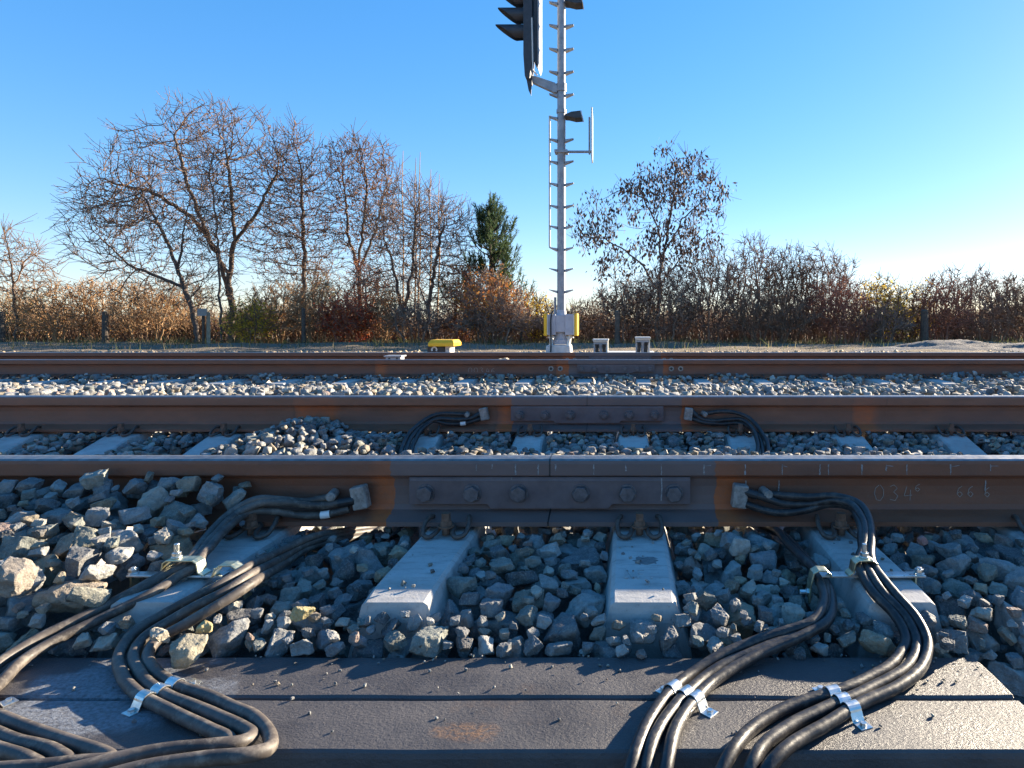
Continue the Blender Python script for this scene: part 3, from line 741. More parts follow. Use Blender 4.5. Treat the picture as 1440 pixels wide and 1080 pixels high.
# saddles on the beams
def screw(mb, p, up=(0, 0, 1), r=.0055):
    up = Vector(up); mb.cyl(p, Vector(p) + up * .0045, r, 6, r * .9)
def saddle(pa, pb, keys, label, width=.022, zt=-.2535):
    A = PZ(*pa, zt); B = PZ(*pb, zt); u = (B - A).normalized(); L = (B - A).length
    ts = []
    for k in keys:
        P = CPTS[k]; rel = P[:, :2] - np.array([A.x, A.y])
        t = rel @ np.array([u.x, u.y]); off = np.abs(rel @ np.array([-u.y, u.x]))
        ok = np.where((t > -.01) & (t < L + .01) & (np.abs(P[:, 2] - ZP) < .012))[0]
        i = ok[np.argmin(off[ok])]; ts.append((t[i], P[i, 2]))
    ts.sort()
    rr_ = CR + .0016
    prof = [(-.0, zt)]
    first = ts[0][0] - rr_ - .004
    prof.append((max(first - .002, .008), zt))
    for n, (t, zc) in enumerate(ts):
        a0, a1 = (170, 10)
        for a in range(a0, a1 - 1, -16):
            prof.append((t + rr_ * math.cos(math.radians(a)), zc + rr_ * math.sin(math.radians(a))))
    last = ts[-1][0] + rr_ + .004
    prof += [(last + .002, zt), (max(L, last + .022), zt)]
    if prof[0][0] > prof[1][0] - .012: prof[0] = (prof[1][0] - .02, zt)
    # keep the outline monotone enough where humps meet
    mb = MB(); side = Vector((-u.y, u.x, 0))
    pts = [Vector((A.x, A.y, 0)) + u * s + Vector((0, 0, z)) for s, z in prof]
    mb.strip(pts, side, width, .0018)
    root = tag(mb.build('cable_saddle', M['zinc'], None, bevel=.0004, seg=1), label, 'cable saddle', 'cable saddles')
    for s in (prof[0][0] + .009, prof[-1][0] - .009):
        b = MB(); screw(b, Vector((A.x, A.y, zt + .001)) + u * s); b.build('screw', M['zinc'], root)
    return root
saddle((176, 1006), (276, 957), ['B1', 'B2', 'B3'], 'silver triple saddle strap holding the left looping cables to the beams')
saddle((927, 968), (993, 1000), ['E1', 'E2', 'E3'], 'silver triple saddle strap over the middle cables, left of the other right-hand one')
saddle((1149, 966), (1212, 1019), ['D1', 'D2', 'D3'], 'silver triple saddle strap over the right looping cables')
saddle((-95, 1030), (22, 983), ['A1', 'A2', 'A3'], 'silver saddle strap cut off by the left edge of the photo')

# flat clamp brackets across two sleepers
def bracket(xa, xb, hat, arch, hatbolt, endbolt, legx, label, mirror):
    yb = 1.432; zb = -.1805
    root = empty('clamp_bracket', ((xa + xb) / 2, yb, zb))
    tag(root, label, 'clamp bracket', 'clamp brackets on the sleepers')
    o = Vector(root.location)
    mb = MB(); mb.box(((xa + xb) / 2 - o.x, 0, 0), (xb - xa, .026, .005)); mb.build('bar', M['zinc'], root, bevel=.001)
    mb = MB(); a, b = hat
    pts = [(a - .010, -.1765), (a, -.170), (a + .004, -.150), (a + .012, -.1445), (b - .012, -.1445), (b - .004, -.150), (b, -.170), (b + .010, -.1765)]
    mb.strip([Vector((x, yb - .004, z)) - o for x, z in pts], (0, 1, 0), .030, .0035); mb.build('clamp_plate', M['zincyellow'], root, bevel=.0007)
    mb = MB(); mb.strip([Vector((x, yb - .012, z)) - o for x, z in arch], (0, 1, 0), .028, .0035); mb.build('clamp_plate', M['zincyellow'], root, bevel=.0007)
    def vbolt(x, z, h):
        mb = MB(); p = Vector((x, yb, z)) - o
        mb.cyl(p, p + Vector((0, 0, .003)), .011, 14); mb.cyl(p + Vector((0, 0, .003)), p + Vector((0, 0, .011)), .0095, 6); mb.cyl(p + Vector((0, 0, .011)), p + Vector((0, 0, h)), .0052, 10)
        mb.build('bolt', M['zinc'], root, bevel=.0008)
    vbolt(hatbolt, -.1425, .030); vbolt(endbolt, -.178, .014)
    s = -1 if mirror else 1
    xe, ze = arch[-2][0], (arch[-1][1] + arch[-2][1]) / 2
    mb = MB(); p = Vector((xe + s * .004, yb - .014, ze)) - o
    mb.cyl(p - Vector((s * .006, 0, 0)), p + Vector((s * .004, 0, 0)), .0095, 6); mb.cyl(p + Vector((s * .004, 0, 0)), p + Vector((s * .018, 0, 0)), .0055, 10)
    mb.build('bolt', M['zinc'], root, bevel=.0008)
    mb = MB(); mb.strip([Vector((x, yb, z)) - o for x, z in ((legx - s * 0, -.182), (legx, -.186), (legx, -.235))], (0, 1, 0), .024, .004); mb.build('leg', M['zincyellow'], root)
    return root
bracket(-1.085, -.875, (-1.005, -.925), [(-.892, -.1775), (-.884, -.160), (-.874, -.152), (-.850, -.152), (-.836, -.162), (-.826, -.19), (-.820, -.225)], -.983, -1.078, -1.075,
        'flat silver clamp bracket across the left sleeper, two bolted plates gripping cable bundles', False)
bracket(.425, .652, (.493, .547), [(.444, -.1775), (.440, -.170), (.433, -.164), (.416, -.163), (.405, -.169), (.399, -.195), (.395, -.232)], .5225, .642, .630,
        'flat silver clamp bracket across the right sleeper, a bolted plate over three cables', True)

# ------------------------------------------------------------------ ballast: stones dropped one by one onto a height map
def rock_protos(n, level, seed):
    """crushed stone: a block cut by random planes, its edges worn, then roughened; returns [(verts, tris)]"""
    rg = np.random.default_rng(seed); out = []
    for k in range(n):
        bm = bmesh.new(); bmesh.ops.create_cube(bm, size=2.0)
        sc = np.array([1.0, rg.uniform(.62, .92), rg.uniform(.48, .78)])
        for v in bm.verts: v.co = Vector(np.array(v.co) * sc)
        for c in range(rg.integers(7, 13)):
            nrm = rg.normal(size=3); nrm /= np.linalg.norm(nrm)
            sup = (np.abs(nrm) * sc).sum()                      # support of the block in that direction
            dist = sup * rg.uniform(.42, .74)
            bmesh.ops.bisect_plane(bm, geom=bm.verts[:] + bm.edges[:] + bm.faces[:], plane_co=Vector(nrm * dist), plane_no=Vector(nrm), clear_outer=True)
            ed = [e for e in bm.edges if e.is_boundary]
            if ed: bmesh.ops.contextual_create(bm, geom=ed)
        bmesh.ops.remove_doubles(bm, verts=bm.verts[:], dist=.02)
        if level >= 2:
            bmesh.ops.bevel(bm, geom=bm.edges[:], offset=.05 if level == 3 else .045, segments=1, affect='EDGES', clamp_overlap=True)
        bmesh.ops.triangulate(bm, faces=bm.faces[:])
        for lim in ((.55, .34, .22, .15) if level == 3 else (.6,) if level == 2 else ()):
            ed = [e for e in bm.edges if e.calc_length() > lim]
            if ed:
                bmesh.ops.subdivide_edges(bm, edges=ed, cuts=1)
                bmesh.ops.triangulate(bm, faces=bm.faces[:])
        bmesh.ops.recalc_face_normals(bm, faces=bm.faces[:]); bm.normal_update()
        if level >= 2:
            off = Vector(rg.uniform(-50, 50, 3))
            for v in bm.verts:
                p = v.co + off
                d_ = .06 * mnoise.noise(p * 1.6) + .06 * mnoise.noise(p * 4.0) + (.040 * mnoise.noise(p * 8) + .020 * mnoise.noise(p * 16) if level == 3 else 0)
                v.co = v.co + v.normal * d_
        V = np.array([list(v.co) for v in bm.verts]); T = np.array([[v.index for v in f.verts] for f in bm.faces]); bm.free()
        V -= (V.max(0) + V.min(0)) / 2; V /= (V.max(0) - V.min(0)).max()
        out.append((V, T))
    return out

def rand_rot(rg, tilt):
    a, b, c = rg.uniform(0, 2 * math.pi), rg.normal(0, tilt), rg.uniform(0, 2 * math.pi)
    m = Matrix.Rotation(a, 3, 'Z') @ Matrix.Rotation(b, 3, 'X') @ Matrix.Rotation(c, 3, 'Z')
    return np.array([list(r) for r in m])

PAL = [((.215, .218, .215), 5), ((.155, .16, .165), 5), ((.285, .28, .265), 4), ((.10, .10, .102), 3), ((.35, .325, .275), 2), ((.28, .23, .16), 1.6), ((.22, .18, .135), 1.4), ((.23, .165, .14), .5), ((.17, .18, .16), 3)]
PALC = np.array([c for c, _ in PAL]); PALW = np.array([w_ for _, w_ in PAL]); PALW = PALW / PALW.sum()

class Pile:
    def __init__(s, x0, x1, y0, y1, cell):
        s.x0, s.y0, s.c = x0, y0, cell
        s.xs = np.arange(x0, x1, cell) + cell / 2; s.ys = np.arange(y0, y1, cell) + cell / 2
        s.X, s.Y = np.meshgrid(s.xs, s.ys, indexing='ij')
        s.h = np.zeros_like(s.X); s.ceil = np.full_like(s.X, 9.0); s.st = []
    def run(s, n, protos, size_fn, rg, cands=4, tilt=.6, zone=None, sub=1, vis_tol=.004):
        nx, ny = s.h.shape
        P = [p[::sub] for p in protos]
        for _ in range(n):
            k = rg.integers(len(protos)); sz = size_fn(rg)
            R = rand_rot(rg, tilt); V = (P[k] * sz) @ R.T
            best = None
            for _c in range(cands):
                x = rg.uniform(*zone[0]); y = rg.uniform(*zone[1])
                ix = ((V[:, 0] + x - s.x0) / s.c).astype(np.int32); iy = ((V[:, 1] + y - s.y0) / s.c).astype(np.int32)
                if ix.min() < 0 or iy.min() < 0 or ix.max() >= nx or iy.max() >= ny: continue
                z = (s.h[ix, iy] - V[:, 2]).max() - .002
                if best is not None and z >= best[0]: continue
                if ((V[:, 2] + z) > s.ceil[ix, iy]).any(): continue
                best = (z, x, y, ix, iy)
            if best is None: continue
            z, x, y, ix, iy = best
            np.maximum.at(s.h, (ix, iy), V[:, 2] + z)
            s.st.append((k, sz, R, (x, y, z), PALC[rg.choice(len(PALC), p=PALW)] * rg.uniform(.8, 1.2), ix, iy, V[:, 2] + z))
    def visible(s, tol=.006):
        out = []
        for t in s.st:
            fr = (t[7] >= s.h[t[5], t[6]] - tol).mean()
            if fr > .02: out.append((t, fr))
        return out

def smooth01(a, b, v):
    t = np.clip((v - a) / (b - a), 0, 1); return t * t * (3 - 2 * t)

stone_V, stone_T, stone_C, nv = [], [], [], 0
def put_stone(V, T, c):
    global nv
    stone_V.append(V.astype(np.float32)); stone_T.append(T + nv); nv += len(V)
    stone_C.append(np.repeat(np.array([[*c, 1.0]], dtype=np.float32), len(V), 0))
def tint(me, c):
    a = me.color_attributes.new('tint', 'FLOAT_COLOR', 'POINT')
    a.data.foreach_set('color', np.asarray(c, dtype=np.float32).ravel())

HI_, MI_, LO_ = rock_protos(30, 3, 5), rock_protos(24, 2, 6), rock_protos(18, 1, 8)
HI, HT = [v for v, _ in HI_], [t for _, t in HI_]
MI, MT = [v for v, _ in MI_], [t for _, t in MI_]
LO, LT = [v for v, _ in LO_], [t for _, t in LO_]

P1 = Pile(-3.9, 2.9, .62, 3.52, .01)
X, Y = P1.X, P1.Y
# the surface that the stones fill up to
side = -.04 * smooth01(.62, .70, X) * smooth01(1.3, 1.2, Y) - .190 - .022 * smooth01(1.70, 1.42, Y) - .022 * smooth01(1.34, 1.24, Y) - .02 * smooth01(1.6, 1.7, Y) * smooth01(-.88, -.82, X) * smooth01(-.55, -.62, X) - .09 * smooth01(1.22, 1.0, Y)
heapx = smooth01(-.93, -1.07, X) * (1 - .15 * smooth01(-1.6, -2.4, X))
heap = heapx * (np.interp(Y, [1.0, 1.23, 1.3, 1.4, 1.5, 1.6, 1.7, 1.78], [-.33, -.235, -.205, -.175, -.145, -.108, -.062, -.04]) - side)
heap = np.where(Y < 1.22, 0, heap)
sideL = side + heap + .035 * smooth01(-.86, -1.0, X) * smooth01(1.2, 1.35, Y) * smooth01(1.7, 1.4, Y)
sideL += .02 * smooth01(.72, .9, X) * smooth01(1.2, 1.5, Y)
inner = -.207 + .012 * smooth01(3.06, 2.9, Y) * smooth01(-1.95, -1.7, X) * smooth01(1.55, 1.2, X)
inner = inner - .012 * smooth01(-1.75, -2.0, X) - .012 * smooth01(1.2, 1.5, X)
mid_heap = smooth01(-1.95, -1.45, X) * smooth01(-1.02, -1.25, X) * smooth01(2.55, 3.12, Y)
inner = inner + .105 * mid_heap * (.75 + .35 * np.sin(X * 7.3 + 1))
inner = inner + .028 * smooth01(3.0, 3.18, Y) * (1 - mid_heap)
zt = np.where(Y < 1.816, sideL, inner) + .012 * np.sin(X * 9 + Y * 5) * np.sin(Y * 11 - X * 3) + .006 * np.sin(X * 31) * np.sin(Y * 27)
P1.h[:] = np.minimum(zt - .085, -.27)
P1.h = np.where((Y < 1.75) & (heap > .02), sideL - .10, P1.h)
P1.h = np.where(mid_heap > .2, inner - .09, P1.h)
P1.ceil = zt + .014
for yc, left in ((R1, True), (R2, False)):
    foot = np.abs(Y - yc) < .082
    over = foot & ((heapx > .5) if left else (mid_heap > .45)) & (Y < yc)
    P1.ceil = np.where(foot & ~over, -.184 if left else -.175, P1.ceil)
    P1.h = np.where(over, np.maximum(P1.h, -.152), P1.h)
    P1.ceil = np.where(over & (Y > yc - .018), -9, P1.ceil)
    P1.ceil = np.where(over & (Y > yc - .045), np.minimum(P1.ceil, -.052), P1.ceil)
P1.ceil = np.where((Y > .95) & (Y < 1.212) & (X < .66), -9, P1.ceil)
P1.h = np.where((Y > .95) & (Y < 1.234) & (X < .66), -.2535, P1.h)
sy = [YC1 + s for s, *_ in SECT]; sz_ = [z for _, z, *_ in SECT]
for x in SLX:
    dx = np.abs(X - x); ztop = np.interp(Y, sy, sz_)
    hh = ztop - np.maximum(0, dx - .064) / .06 * .22
    ins = (dx < .126) & (Y > YC1 - 1.246) & (Y < YC1 + 1.246)
    P1.h = np.where(ins, np.maximum(P1.h, hh), P1.h)
    clear = (dx < (.072 if x != -.978 else .05)) & (Y > 1.33) & (Y < 1.73) & (np.abs(x + 1.465) > .1) & (x > -1.2) & (x < .8)
    P1.ceil = np.where(clear, -9, P1.ceil)
    clear2 = (dx < .08) & (Y > 1.27) & (Y < 1.335) & (x > -1.2) & (x < .8)
    P1.ceil = np.where(clear2, np.minimum(P1.ceil, -.20), P1.ceil)
    if x < -1.9 or x > 1.5:
        P1.ceil = np.where((dx < .095) & (Y > 1.9), -9, P1.ceil)
    elif abs(x + 1.465) > .1:
        P1.ceil = np.where((dx < .085) & (Y > 2.99), -9, P1.ceil)
    # room for the rail clips
    for yc in (R1, R2):
        P1.ceil = np.where((dx < .075) & (np.abs(Y - yc) < .15), -9 if abs(x + 1.465) > .1 and x > -1.3 else P1.ceil, P1.ceil) if x != -.978 or yc == R2 else np.where((X - x > -.045) & (X - x < .075) & (np.abs(Y - yc) < .15), -9, P1.ceil)
for k, P in CPTS.items():
    ix = ((P[:, 0] - P1.x0) / P1.c).astype(int); iy = ((P[:, 1] - P1.y0) / P1.c).astype(int)
    for a in (-1, 0, 1):
        for b in (-1, 0, 1):
            jx, jy = ix + a, iy + b
            ok = (jx >= 0) & (jy >= 0) & (jx < P1.h.shape[0]) & (jy < P1.h.shape[1])
            np.minimum.at(P1.ceil, (jx[ok], jy[ok]), P[ok, 2] - CR)
# bracket ends
for bx0, bx1 in ((-1.10, -.81), (.365, .665)):
    P1.ceil = np.where((X > bx0) & (X < bx1) & (Y > 1.405) & (Y < 1.455), np.minimum(P1.ceil, -.195), P1.ceil)

rg = np.random.default_rng(21)
near_size = lambda r: float(np.clip(r.lognormal(math.log(.068), .27), .036, .100))
P1.run(4600, HI, near_size, rg, 5, .55, ((-2.0, 1.7), (1.2, 1.78)), 3)
P1.run(900, HI, lambda r: r.uniform(.022, .038), rg, 5, .6, ((-1.75, 1.45), (1.22, 1.8)), 4)
P1.run(1500, HI, lambda r: r.uniform(.036, .066), rg, 4, .6, ((-1.8, 1.5), (1.245, 1.33)), 3)
P1.run(700, HI, lambda r: r.uniform(.018, .034), rg, 5, .6, ((-1.75, 1.45), (1.24, 1.32)), 3)
P1.run(900, HI, near_size, rg, 3, .55, ((-2.0, 1.9), (.66, 1.24)), 4)
n_hi = len(P1.st)
mid_size = lambda r: float(np.clip(r.lognormal(math.log(.048), .28), .026, .08))
P1.run(15000, MI, mid_size, rg, 4, .55, ((-3.8, 2.8), (1.80, 3.50)), 1)
P1.run(1500, MI, lambda r: r.uniform(.022, .038), rg, 4, .55, ((-3.3, 2.2), (3.0, 3.5)), 1)
P1.run(2500, MI, lambda r: r.uniform(.024, .045), rg, 4, .55, ((-3.6, 2.4), (3.08, 3.5)), 1)
P1.run(1200, MI, lambda r: r.uniform(.024, .040), rg, 4, .55, ((-3.2, 2.2), (2.75, 3.25)), 1)
P1.run(900, MI, mid_size, rg, 3, .55, ((-3.8, -1.95), (.7, 1.78)), 1)
P1.run(700, MI, mid_size, rg, 3, .55, ((1.6, 2.8), (.7, 1.78)), 1)

# the largest stones of the photo's foreground are objects of their own
cand = []
for idx, t in enumerate(P1.st[:n_hi]):
    k, sz, R, (x, y, z), c, ix, iy, vz = t
    px_ = PX + F * x / y; py_ = PY + F * (H - z) / y
    fr = (vz >= P1.h[ix, iy] - .008).mean()
    if fr > .30 and -10 < px_ < 1450 and y < 1.76 and y > 1.235 and py_ < 1075:
        cand.append((sz / y * fr ** .5, idx))
cand.sort(reverse=True)
own = {i for _, i in cand[:270]}
def bay(x, y):
    if x < -1.02: return 'heap at the left before the nearest rail', 'stones heaped at the left'
    if x < -.47: return 'bay right of the left cable sleeper', 'stones between the left cables and the bare sleepers'
    if x < .036: return 'bay between the two bare sleepers', 'stones between the two bare sleepers'
    if x < .562: return 'bay left of the right cable sleeper', 'stones left of the right cable sleeper'
    return 'bed at the right, beyond the right cable sleeper', 'stones at the right edge'
for idx, t in enumerate(P1.st):
    k, sz, R, (x, y, z), c, ix, iy, vz = t
    if (vz >= P1.h[ix, iy] - .012).mean() < .03: continue
    hi = idx < n_hi
    V = ((HI if hi else MI)[k] * sz) @ R.T
    if idx in own:
        me = np_mesh('ballast_stone', V, tris=HT[k]); tint(me, np.repeat(np.array([[*c, 1.0]]), len(V), 0))
        where, grp = bay(x, y)
        tag(link('ballast_stone', me, M['rock'], loc=(x, y, z)), 'angular ballast stone in the ' + where, 'stone', grp)
    else:
        put_stone(V + np.array([x, y, z]), (HT if hi else MT)[k], c)

# singled-out stones
def own_stone(px_, py_, z, size, k, col, rot, label, squash=(1, 1, 1)):
    p = PZ(px_, py_, z)
    R = np.array([list(r) for r in (Matrix.Rotation(rot[2], 3, 'Z') @ Matrix.Rotation(rot[1], 3, 'Y') @ Matrix.Rotation(rot[0], 3, 'X'))])
    V = (HI[k] * size * np.array(squash)) @ R.T
    me = np_mesh('ballast_stone', V, tris=HT[k]); tint(me, np.repeat(np.array([[*col, 1.0]]), len(V), 0))
    return tag(link('ballast_stone', me, M['rock'], loc=p), label, 'stone', 'stones that stand out')
own_stone(262, 916, -.222, .058, 3, (.28, .25, .18), (.3, .2, .4), 'big yellowish stone lying on the rear beam beside the left cable loop')
own_stone(226, 893, -.205, .038, 7, (.38, .34, .27), (.2, .5, 1.2), 'small pale stone tucked inside the left cable bend')
own_stone(288, 881, -.205, .032, 9, (.42, .33, .15), (.1, .2, 2.0), 'ochre stone just above the big yellowish stone on the beam')
own_stone(425, 862, -.197, .036, 12, (.42, .34, .16), (.3, .1, .9), 'ochre stone on the bed right of the left cables')
own_stone(1297, 760, -.165, .036, 14, (.40, .20, .18), (.4, .3, .6), 'reddish stone by the nearest rail, right of the right cables')
own_stone(345, 737, -.160, .030, 5, (.42, .46, .52), (.2, .1, .3), 'small bluish pale stone resting on the left cable sleeper by the rail')
own_stone(1040, 766, -.175, .050, 17, (.38, .36, .32), (.1, .1, .1), 'smooth pale oval stone in the bay left of the right cables')
own_stone(135, 675, -.045, .062, 20, (.27, .28, .25), (.2, -.2, .2), 'large dark stone topping the left heap against the rail')
own_stone(330, 702, -.095, .062, 21, (.24, .25, .23), (.3, -.7, .5), 'long slanting stone leaning on the rail at the right end of the left heap', (1, .7, .8))
own_stone(20, 812, -.13, .062, 1, (.26, .22, .18), (.2, .2, .3), 'large pale pinkish stone at the left edge of the photo')
own_stone(120, 762, -.13, .066, 11, (.22, .22, .18), (.9, .3, .3), 'large upright lumpy stone in the middle of the left heap')
own_stone(125, 838, -.18, .062, 6, (.25, .24, .19), (.2, .5, .6), 'long sunlit stone low on the left heap above the cables', (1.1, .7, .8))

# between the tracks and beyond
F1 = Pile(-8.2, 6.2, 3.42, 6.68, .016)
X, Y = F1.X, F1.Y
zt = -.19 + .055 * smooth01(3.5, 4.4, Y) - .06 * smooth01(4.9, 5.8, Y) + .012 * np.sin(X * 5 + Y * 3) * np.sin(Y * 7 - X * 2)
zt = zt + .03 * smooth01(2.9, 3.4, X) * smooth01(5.0, 5.6, Y)
zt = zt + .045 * smooth01(6.15, 6.4, Y)
F1.h[:] = zt - .05; F1.ceil = zt + .02
F1.ceil = np.where(np.abs(Y - R3) < .082, -.173, F1.ceil)
for k in range(-9, 15):
    x = (823 + 81 * (k - 3) - PX) / F * 6.4
    F1.ceil = np.where((np.abs(X - x) < .085) & (Y > 6.0) & (Y < 6.43), -9, F1.ceil)
far_size = lambda r: float(np.clip(r.lognormal(math.log(.060), .25), .035, .09))
F1.run(3000, LO, far_size, rg, 2, .55, ((-8.1, 6.1), (3.45, 4.55)), 1)
n_lo = len(F1.st)
F1.run(8500, MI, far_size, rg, 3, .55, ((-8.1, 6.1), (4.5, 6.66)), 1)
F1.run(2200, MI, lambda r: r.uniform(.026, .045), rg, 3, .55, ((-8.1, 6.1), (6.3, 6.66)), 1)
for q_, t in enumerate(F1.st):
    k, sz, R, (x, y, z), c, ix, iy, vz = t
    if (vz >= F1.h[ix, iy] - .012).mean() < .04: continue
    lo_ = q_ < n_lo
    put_stone(((LO if lo_ else MI)[k] * sz) @ R.T + np.array([x, y, z]), (LT if lo_ else MT)[k], c * 1.15)
F2 = Pile(-10, 8, 6.6, 9.4, .03)
X, Y = F2.X, F2.Y
F2.h[:] = -.25; F2.ceil = np.full_like(X, -.185)
F2.ceil = np.where(np.abs(Y - R4) < .1, -9, F2.ceil)
F2.run(5000, LO, far_size, rg, 2, .5, ((-9.9, 7.9), (6.62, 9.35)), 1)
for t in F2.st:
    k, sz, R, (x, y, z), c, *_ = t
    put_stone((LO[k] * sz) @ R.T + np.array([x, y, z]), LT[k], c)
# loose warm gravel at the edge of the path
for _ in range(5200):
    y = 9.4 + 3.8 * rg.random() ** 1.5; x = rg.uniform(-13, 9)
    kk = rg.integers(len(LO)); V = (LO[kk] * rg.uniform(.03, .075)) @ rand_rot(rg, .5).T
    c = np.array([.50, .37, .23]) * rg.uniform(.6, 1.25)
    put_stone(V + np.array([x, y, -.225 - .14 * max(0, (9.5 - y) / .6) * (y < 9.5)]), LT[kk], c)
# grit on the beams and chips on the sleepers
for _ in range(230):
    if rg.random() < .8:
        x, y, z = rg.uniform(-1.6, .64), rg.choice([rg.uniform(.965, 1.22), 1.228 - abs(rg.normal(0, .03)), rg.uniform(1.10, 1.22)]), -.2525
        sz = rg.uniform(.002, .0065)
    else:
        sx_ = rg.choice([-.978, -.469, .036, .562]); x, y, z, sz = sx_ + rg.uniform(-.055, .055), rg.uniform(1.36, 1.7), -.1865, rg.uniform(.003, .011)
    kk = rg.integers(len(MI)); put_stone((MI[kk] * sz) @ rand_rot(rg, .5).T + np.array([x, y, z + sz * .2]), MT[kk], PALC[rg.choice(len(PALC), p=PALW)])
SV, ST, SCc = np.concatenate(stone_V), np.concatenate(stone_T), np.concatenate(stone_C)
me = np_mesh('ballast', SV, tris=ST); tint(me, SCc)
tag(link('ballast', me, M['rock']), 'grey broken stone ballast filling the track beds', 'ballast', None, 'stuff')

# ------------------------------------------------------------------ signal mast
DS = 11.0
def SX(px, d=DS): return (px - PX) / F * d
def SZ(py, d=DS): return H - (py - PY) / F * d
mast = tag(empty('signal_mast', (SX(789.5), DS, -.30)), 'tall grey railway signal mast with climbing steps, dark head and yellow-edged cabinet', 'signal mast')
MO = Vector(mast.location)
def part(mb, name, mat, parent=mast, **k):
    mb.v = [tuple(Vector(v) - MO) for v in mb.v]
    return mb.build(name, mat, parent, **k)
xp = SX(789.5); rp = .072
mb = MB(); mb.cyl((xp, DS, SZ(478)), (xp, DS, SZ(-330)), rp, 20, .066); part(mb, 'pole', M['galv'], smooth=False)
mb = MB()
mb.cyl((xp, DS, SZ(484)), (xp, DS, SZ(477)), .15, 20); mb.cyl((xp, DS, SZ(477)), (xp, DS, SZ(462)), .125, 20, .095); mb.cyl((xp, DS, SZ(462)), (xp, DS, SZ(436)), .095, 20, .080)
part(mb, 'pole_shoe', M['lavender'], bevel=.006)
mb = MB()
x0, x1 = SX(770), SX(803)
mb.v = [(x0 - .03, DS - .23, -.45), (x1 + .03, DS - .23, -.45), (x1 + .03, DS + .25, -.45), (x0 - .03, DS + .25, -.45), (x0, DS - .2, SZ(485)), (x1, DS - .2, SZ(485)), (x1, DS + .22, SZ(485)), (x0, DS + .22, SZ(485))]
mb.f = [(0, 1, 5, 4), (1, 2, 6, 5), (2, 3, 7, 6), (3, 0, 4, 7), (4, 5, 6, 7), (3, 2, 1, 0)]; mb.m = [0] * 6
part(mb, 'base', M['precast'], bevel=.015)
# cabinets on both sides of the pole foot
for s, a, b, n in ((-1, 770, 783, 0), (1, 796, 808, 1)):
    mb = MB(); xa, xb = SX(a), SX(b)
    mb.box(((xa + xb) / 2, DS - .04, (SZ(442) + SZ(471)) / 2), (xb - xa, .30, SZ(442) - SZ(471)))
    cab = part(mb, 'cabinet', M['lavender'], bevel=.008)
    mb = MB(); xo = SX(769 if s < 0 else 811)
    mb.box((xo, DS - .04, (SZ(441) + SZ(472)) / 2), (.052, .36, SZ(441) - SZ(472)))
    part(mb, 'door', M['yellow'], cab, bevel=.012)
    mb = MB(); mb.box((xo + s * -.034, DS - .04, (SZ(443) + SZ(470)) / 2), (.016, .33, SZ(443) - SZ(470))); part(mb, 'seal', M['palegrey'], cab)
    mb = MB()
    for yy in (-.12, .06):
        mb.cyl((SX(775 if s < 0 else 802), DS + yy, SZ(471)), (SX(777 if s < 0 else 799.5), DS + yy, SZ(486)), .022, 8, .03)
    mb.box(((xa + xb) / 2, DS - .03, SZ(474)), (xb - xa - .03, .16, .03))
    part(mb, 'bracket', M['palegrey'])
mb = MB(); mb.box((xp, DS - .06, SZ(455)), (SX(797) - SX(783), .22, SZ(446) - SZ(470))); part(mb, 'cover_plate', M['lavender'], bevel=.01)
mb = MB(); mb.tube(catmull([(SX(780), DS - .16, SZ(437)), (SX(777), DS - .21, SZ(445)), (SX(776.5), DS - .215, SZ(470)), (SX(777), DS - .235, SZ(484)), (SX(776.5), DS - .27, SZ(500))], .03), .013, 8); part(mb, 'cable', M['black'])
mb = MB(); mb.cyl((SX(780.5), DS + .02, SZ(442)), (SX(780.5), DS + .02, SZ(418)), .02, 8); part(mb, 'conduit', M['galv'])
def fin(s, py, mat=M['galv']):
    mb = MB(); z = SZ(py); x0 = xp + s * (rp - .008); x1 = xp + s * .205
    for y0, y1 in ((-.055, .055),):
        vs = [(x0, DS + y0, z), (x1, DS + y0 * .8, z + .022), (x1, DS + y1 * .8, z + .022), (x0, DS + y1, z), (x0, DS + y0, z - .045), (x1, DS + y0 * .8, z + .012), (x1, DS + y1 * .8, z + .012), (x0, DS + y1, z - .045)]
        mb.add(vs, [(0, 1, 2, 3), (7, 6, 5, 4), (0, 4, 5, 1), (1, 5, 6, 2), (2, 6, 7, 3), (3, 7, 4, 0)])
    bm_v = mb.v
    part(mb, 'step', mat)
for py in (5, 37, 70, 102, 134, 197, 228, 259, 290, 319, 349.5, 379, 409, -27, -59, -91, -123, -155, -187):
    fin(-1, py)
    if abs(py - 5) > 2: fin(1, py)
fin(-1, 166)
mb = MB(); xr = SX(773)
mb.tube([(xr, DS, SZ(163)), (xr, DS, SZ(346)), (xr + .02, DS, SZ(348.5)), (xp - rp, DS, SZ(353))], .017, 10)
mb.cyl((xr, DS, SZ(163)), (xp - rp, DS, SZ(167)), .012, 8)
part(mb, 'guard_rail', M['palegrey'], smooth=False)
for py in (157, 213, -40):
    mb = MB(); mb.cyl((xp, DS, SZ(py) - .03), (xp, DS, SZ(py) + .03), rp + .012, 20); part(mb, 'collar', M['galv'])
def floodlight(py):
    mb = MB(); z = SZ(py); a = xp + rp
    poly = [(a - .01, z + .005), (a + .035, z + .02), (a + .10, z + .05), (a + .255, z + .068), (a + .285, z - .055), (a + .17, z - .062), (a + .06, z - .035), (a - .01, z - .03)]
    mb.prism(poly, 'y', DS - .12, DS + .12)
    fl = part(mb, 'floodlight', M['signal'], bevel=.008)
    mb = MB(); mb.prism([(a + .258, z + .07), (a + .27, z + .07), (a + .30, z - .057), (a + .288, z - .057)], 'y', DS - .125, DS + .125); part(mb, 'rim', M['palegrey'], fl)
floodlight(164); floodlight(4)
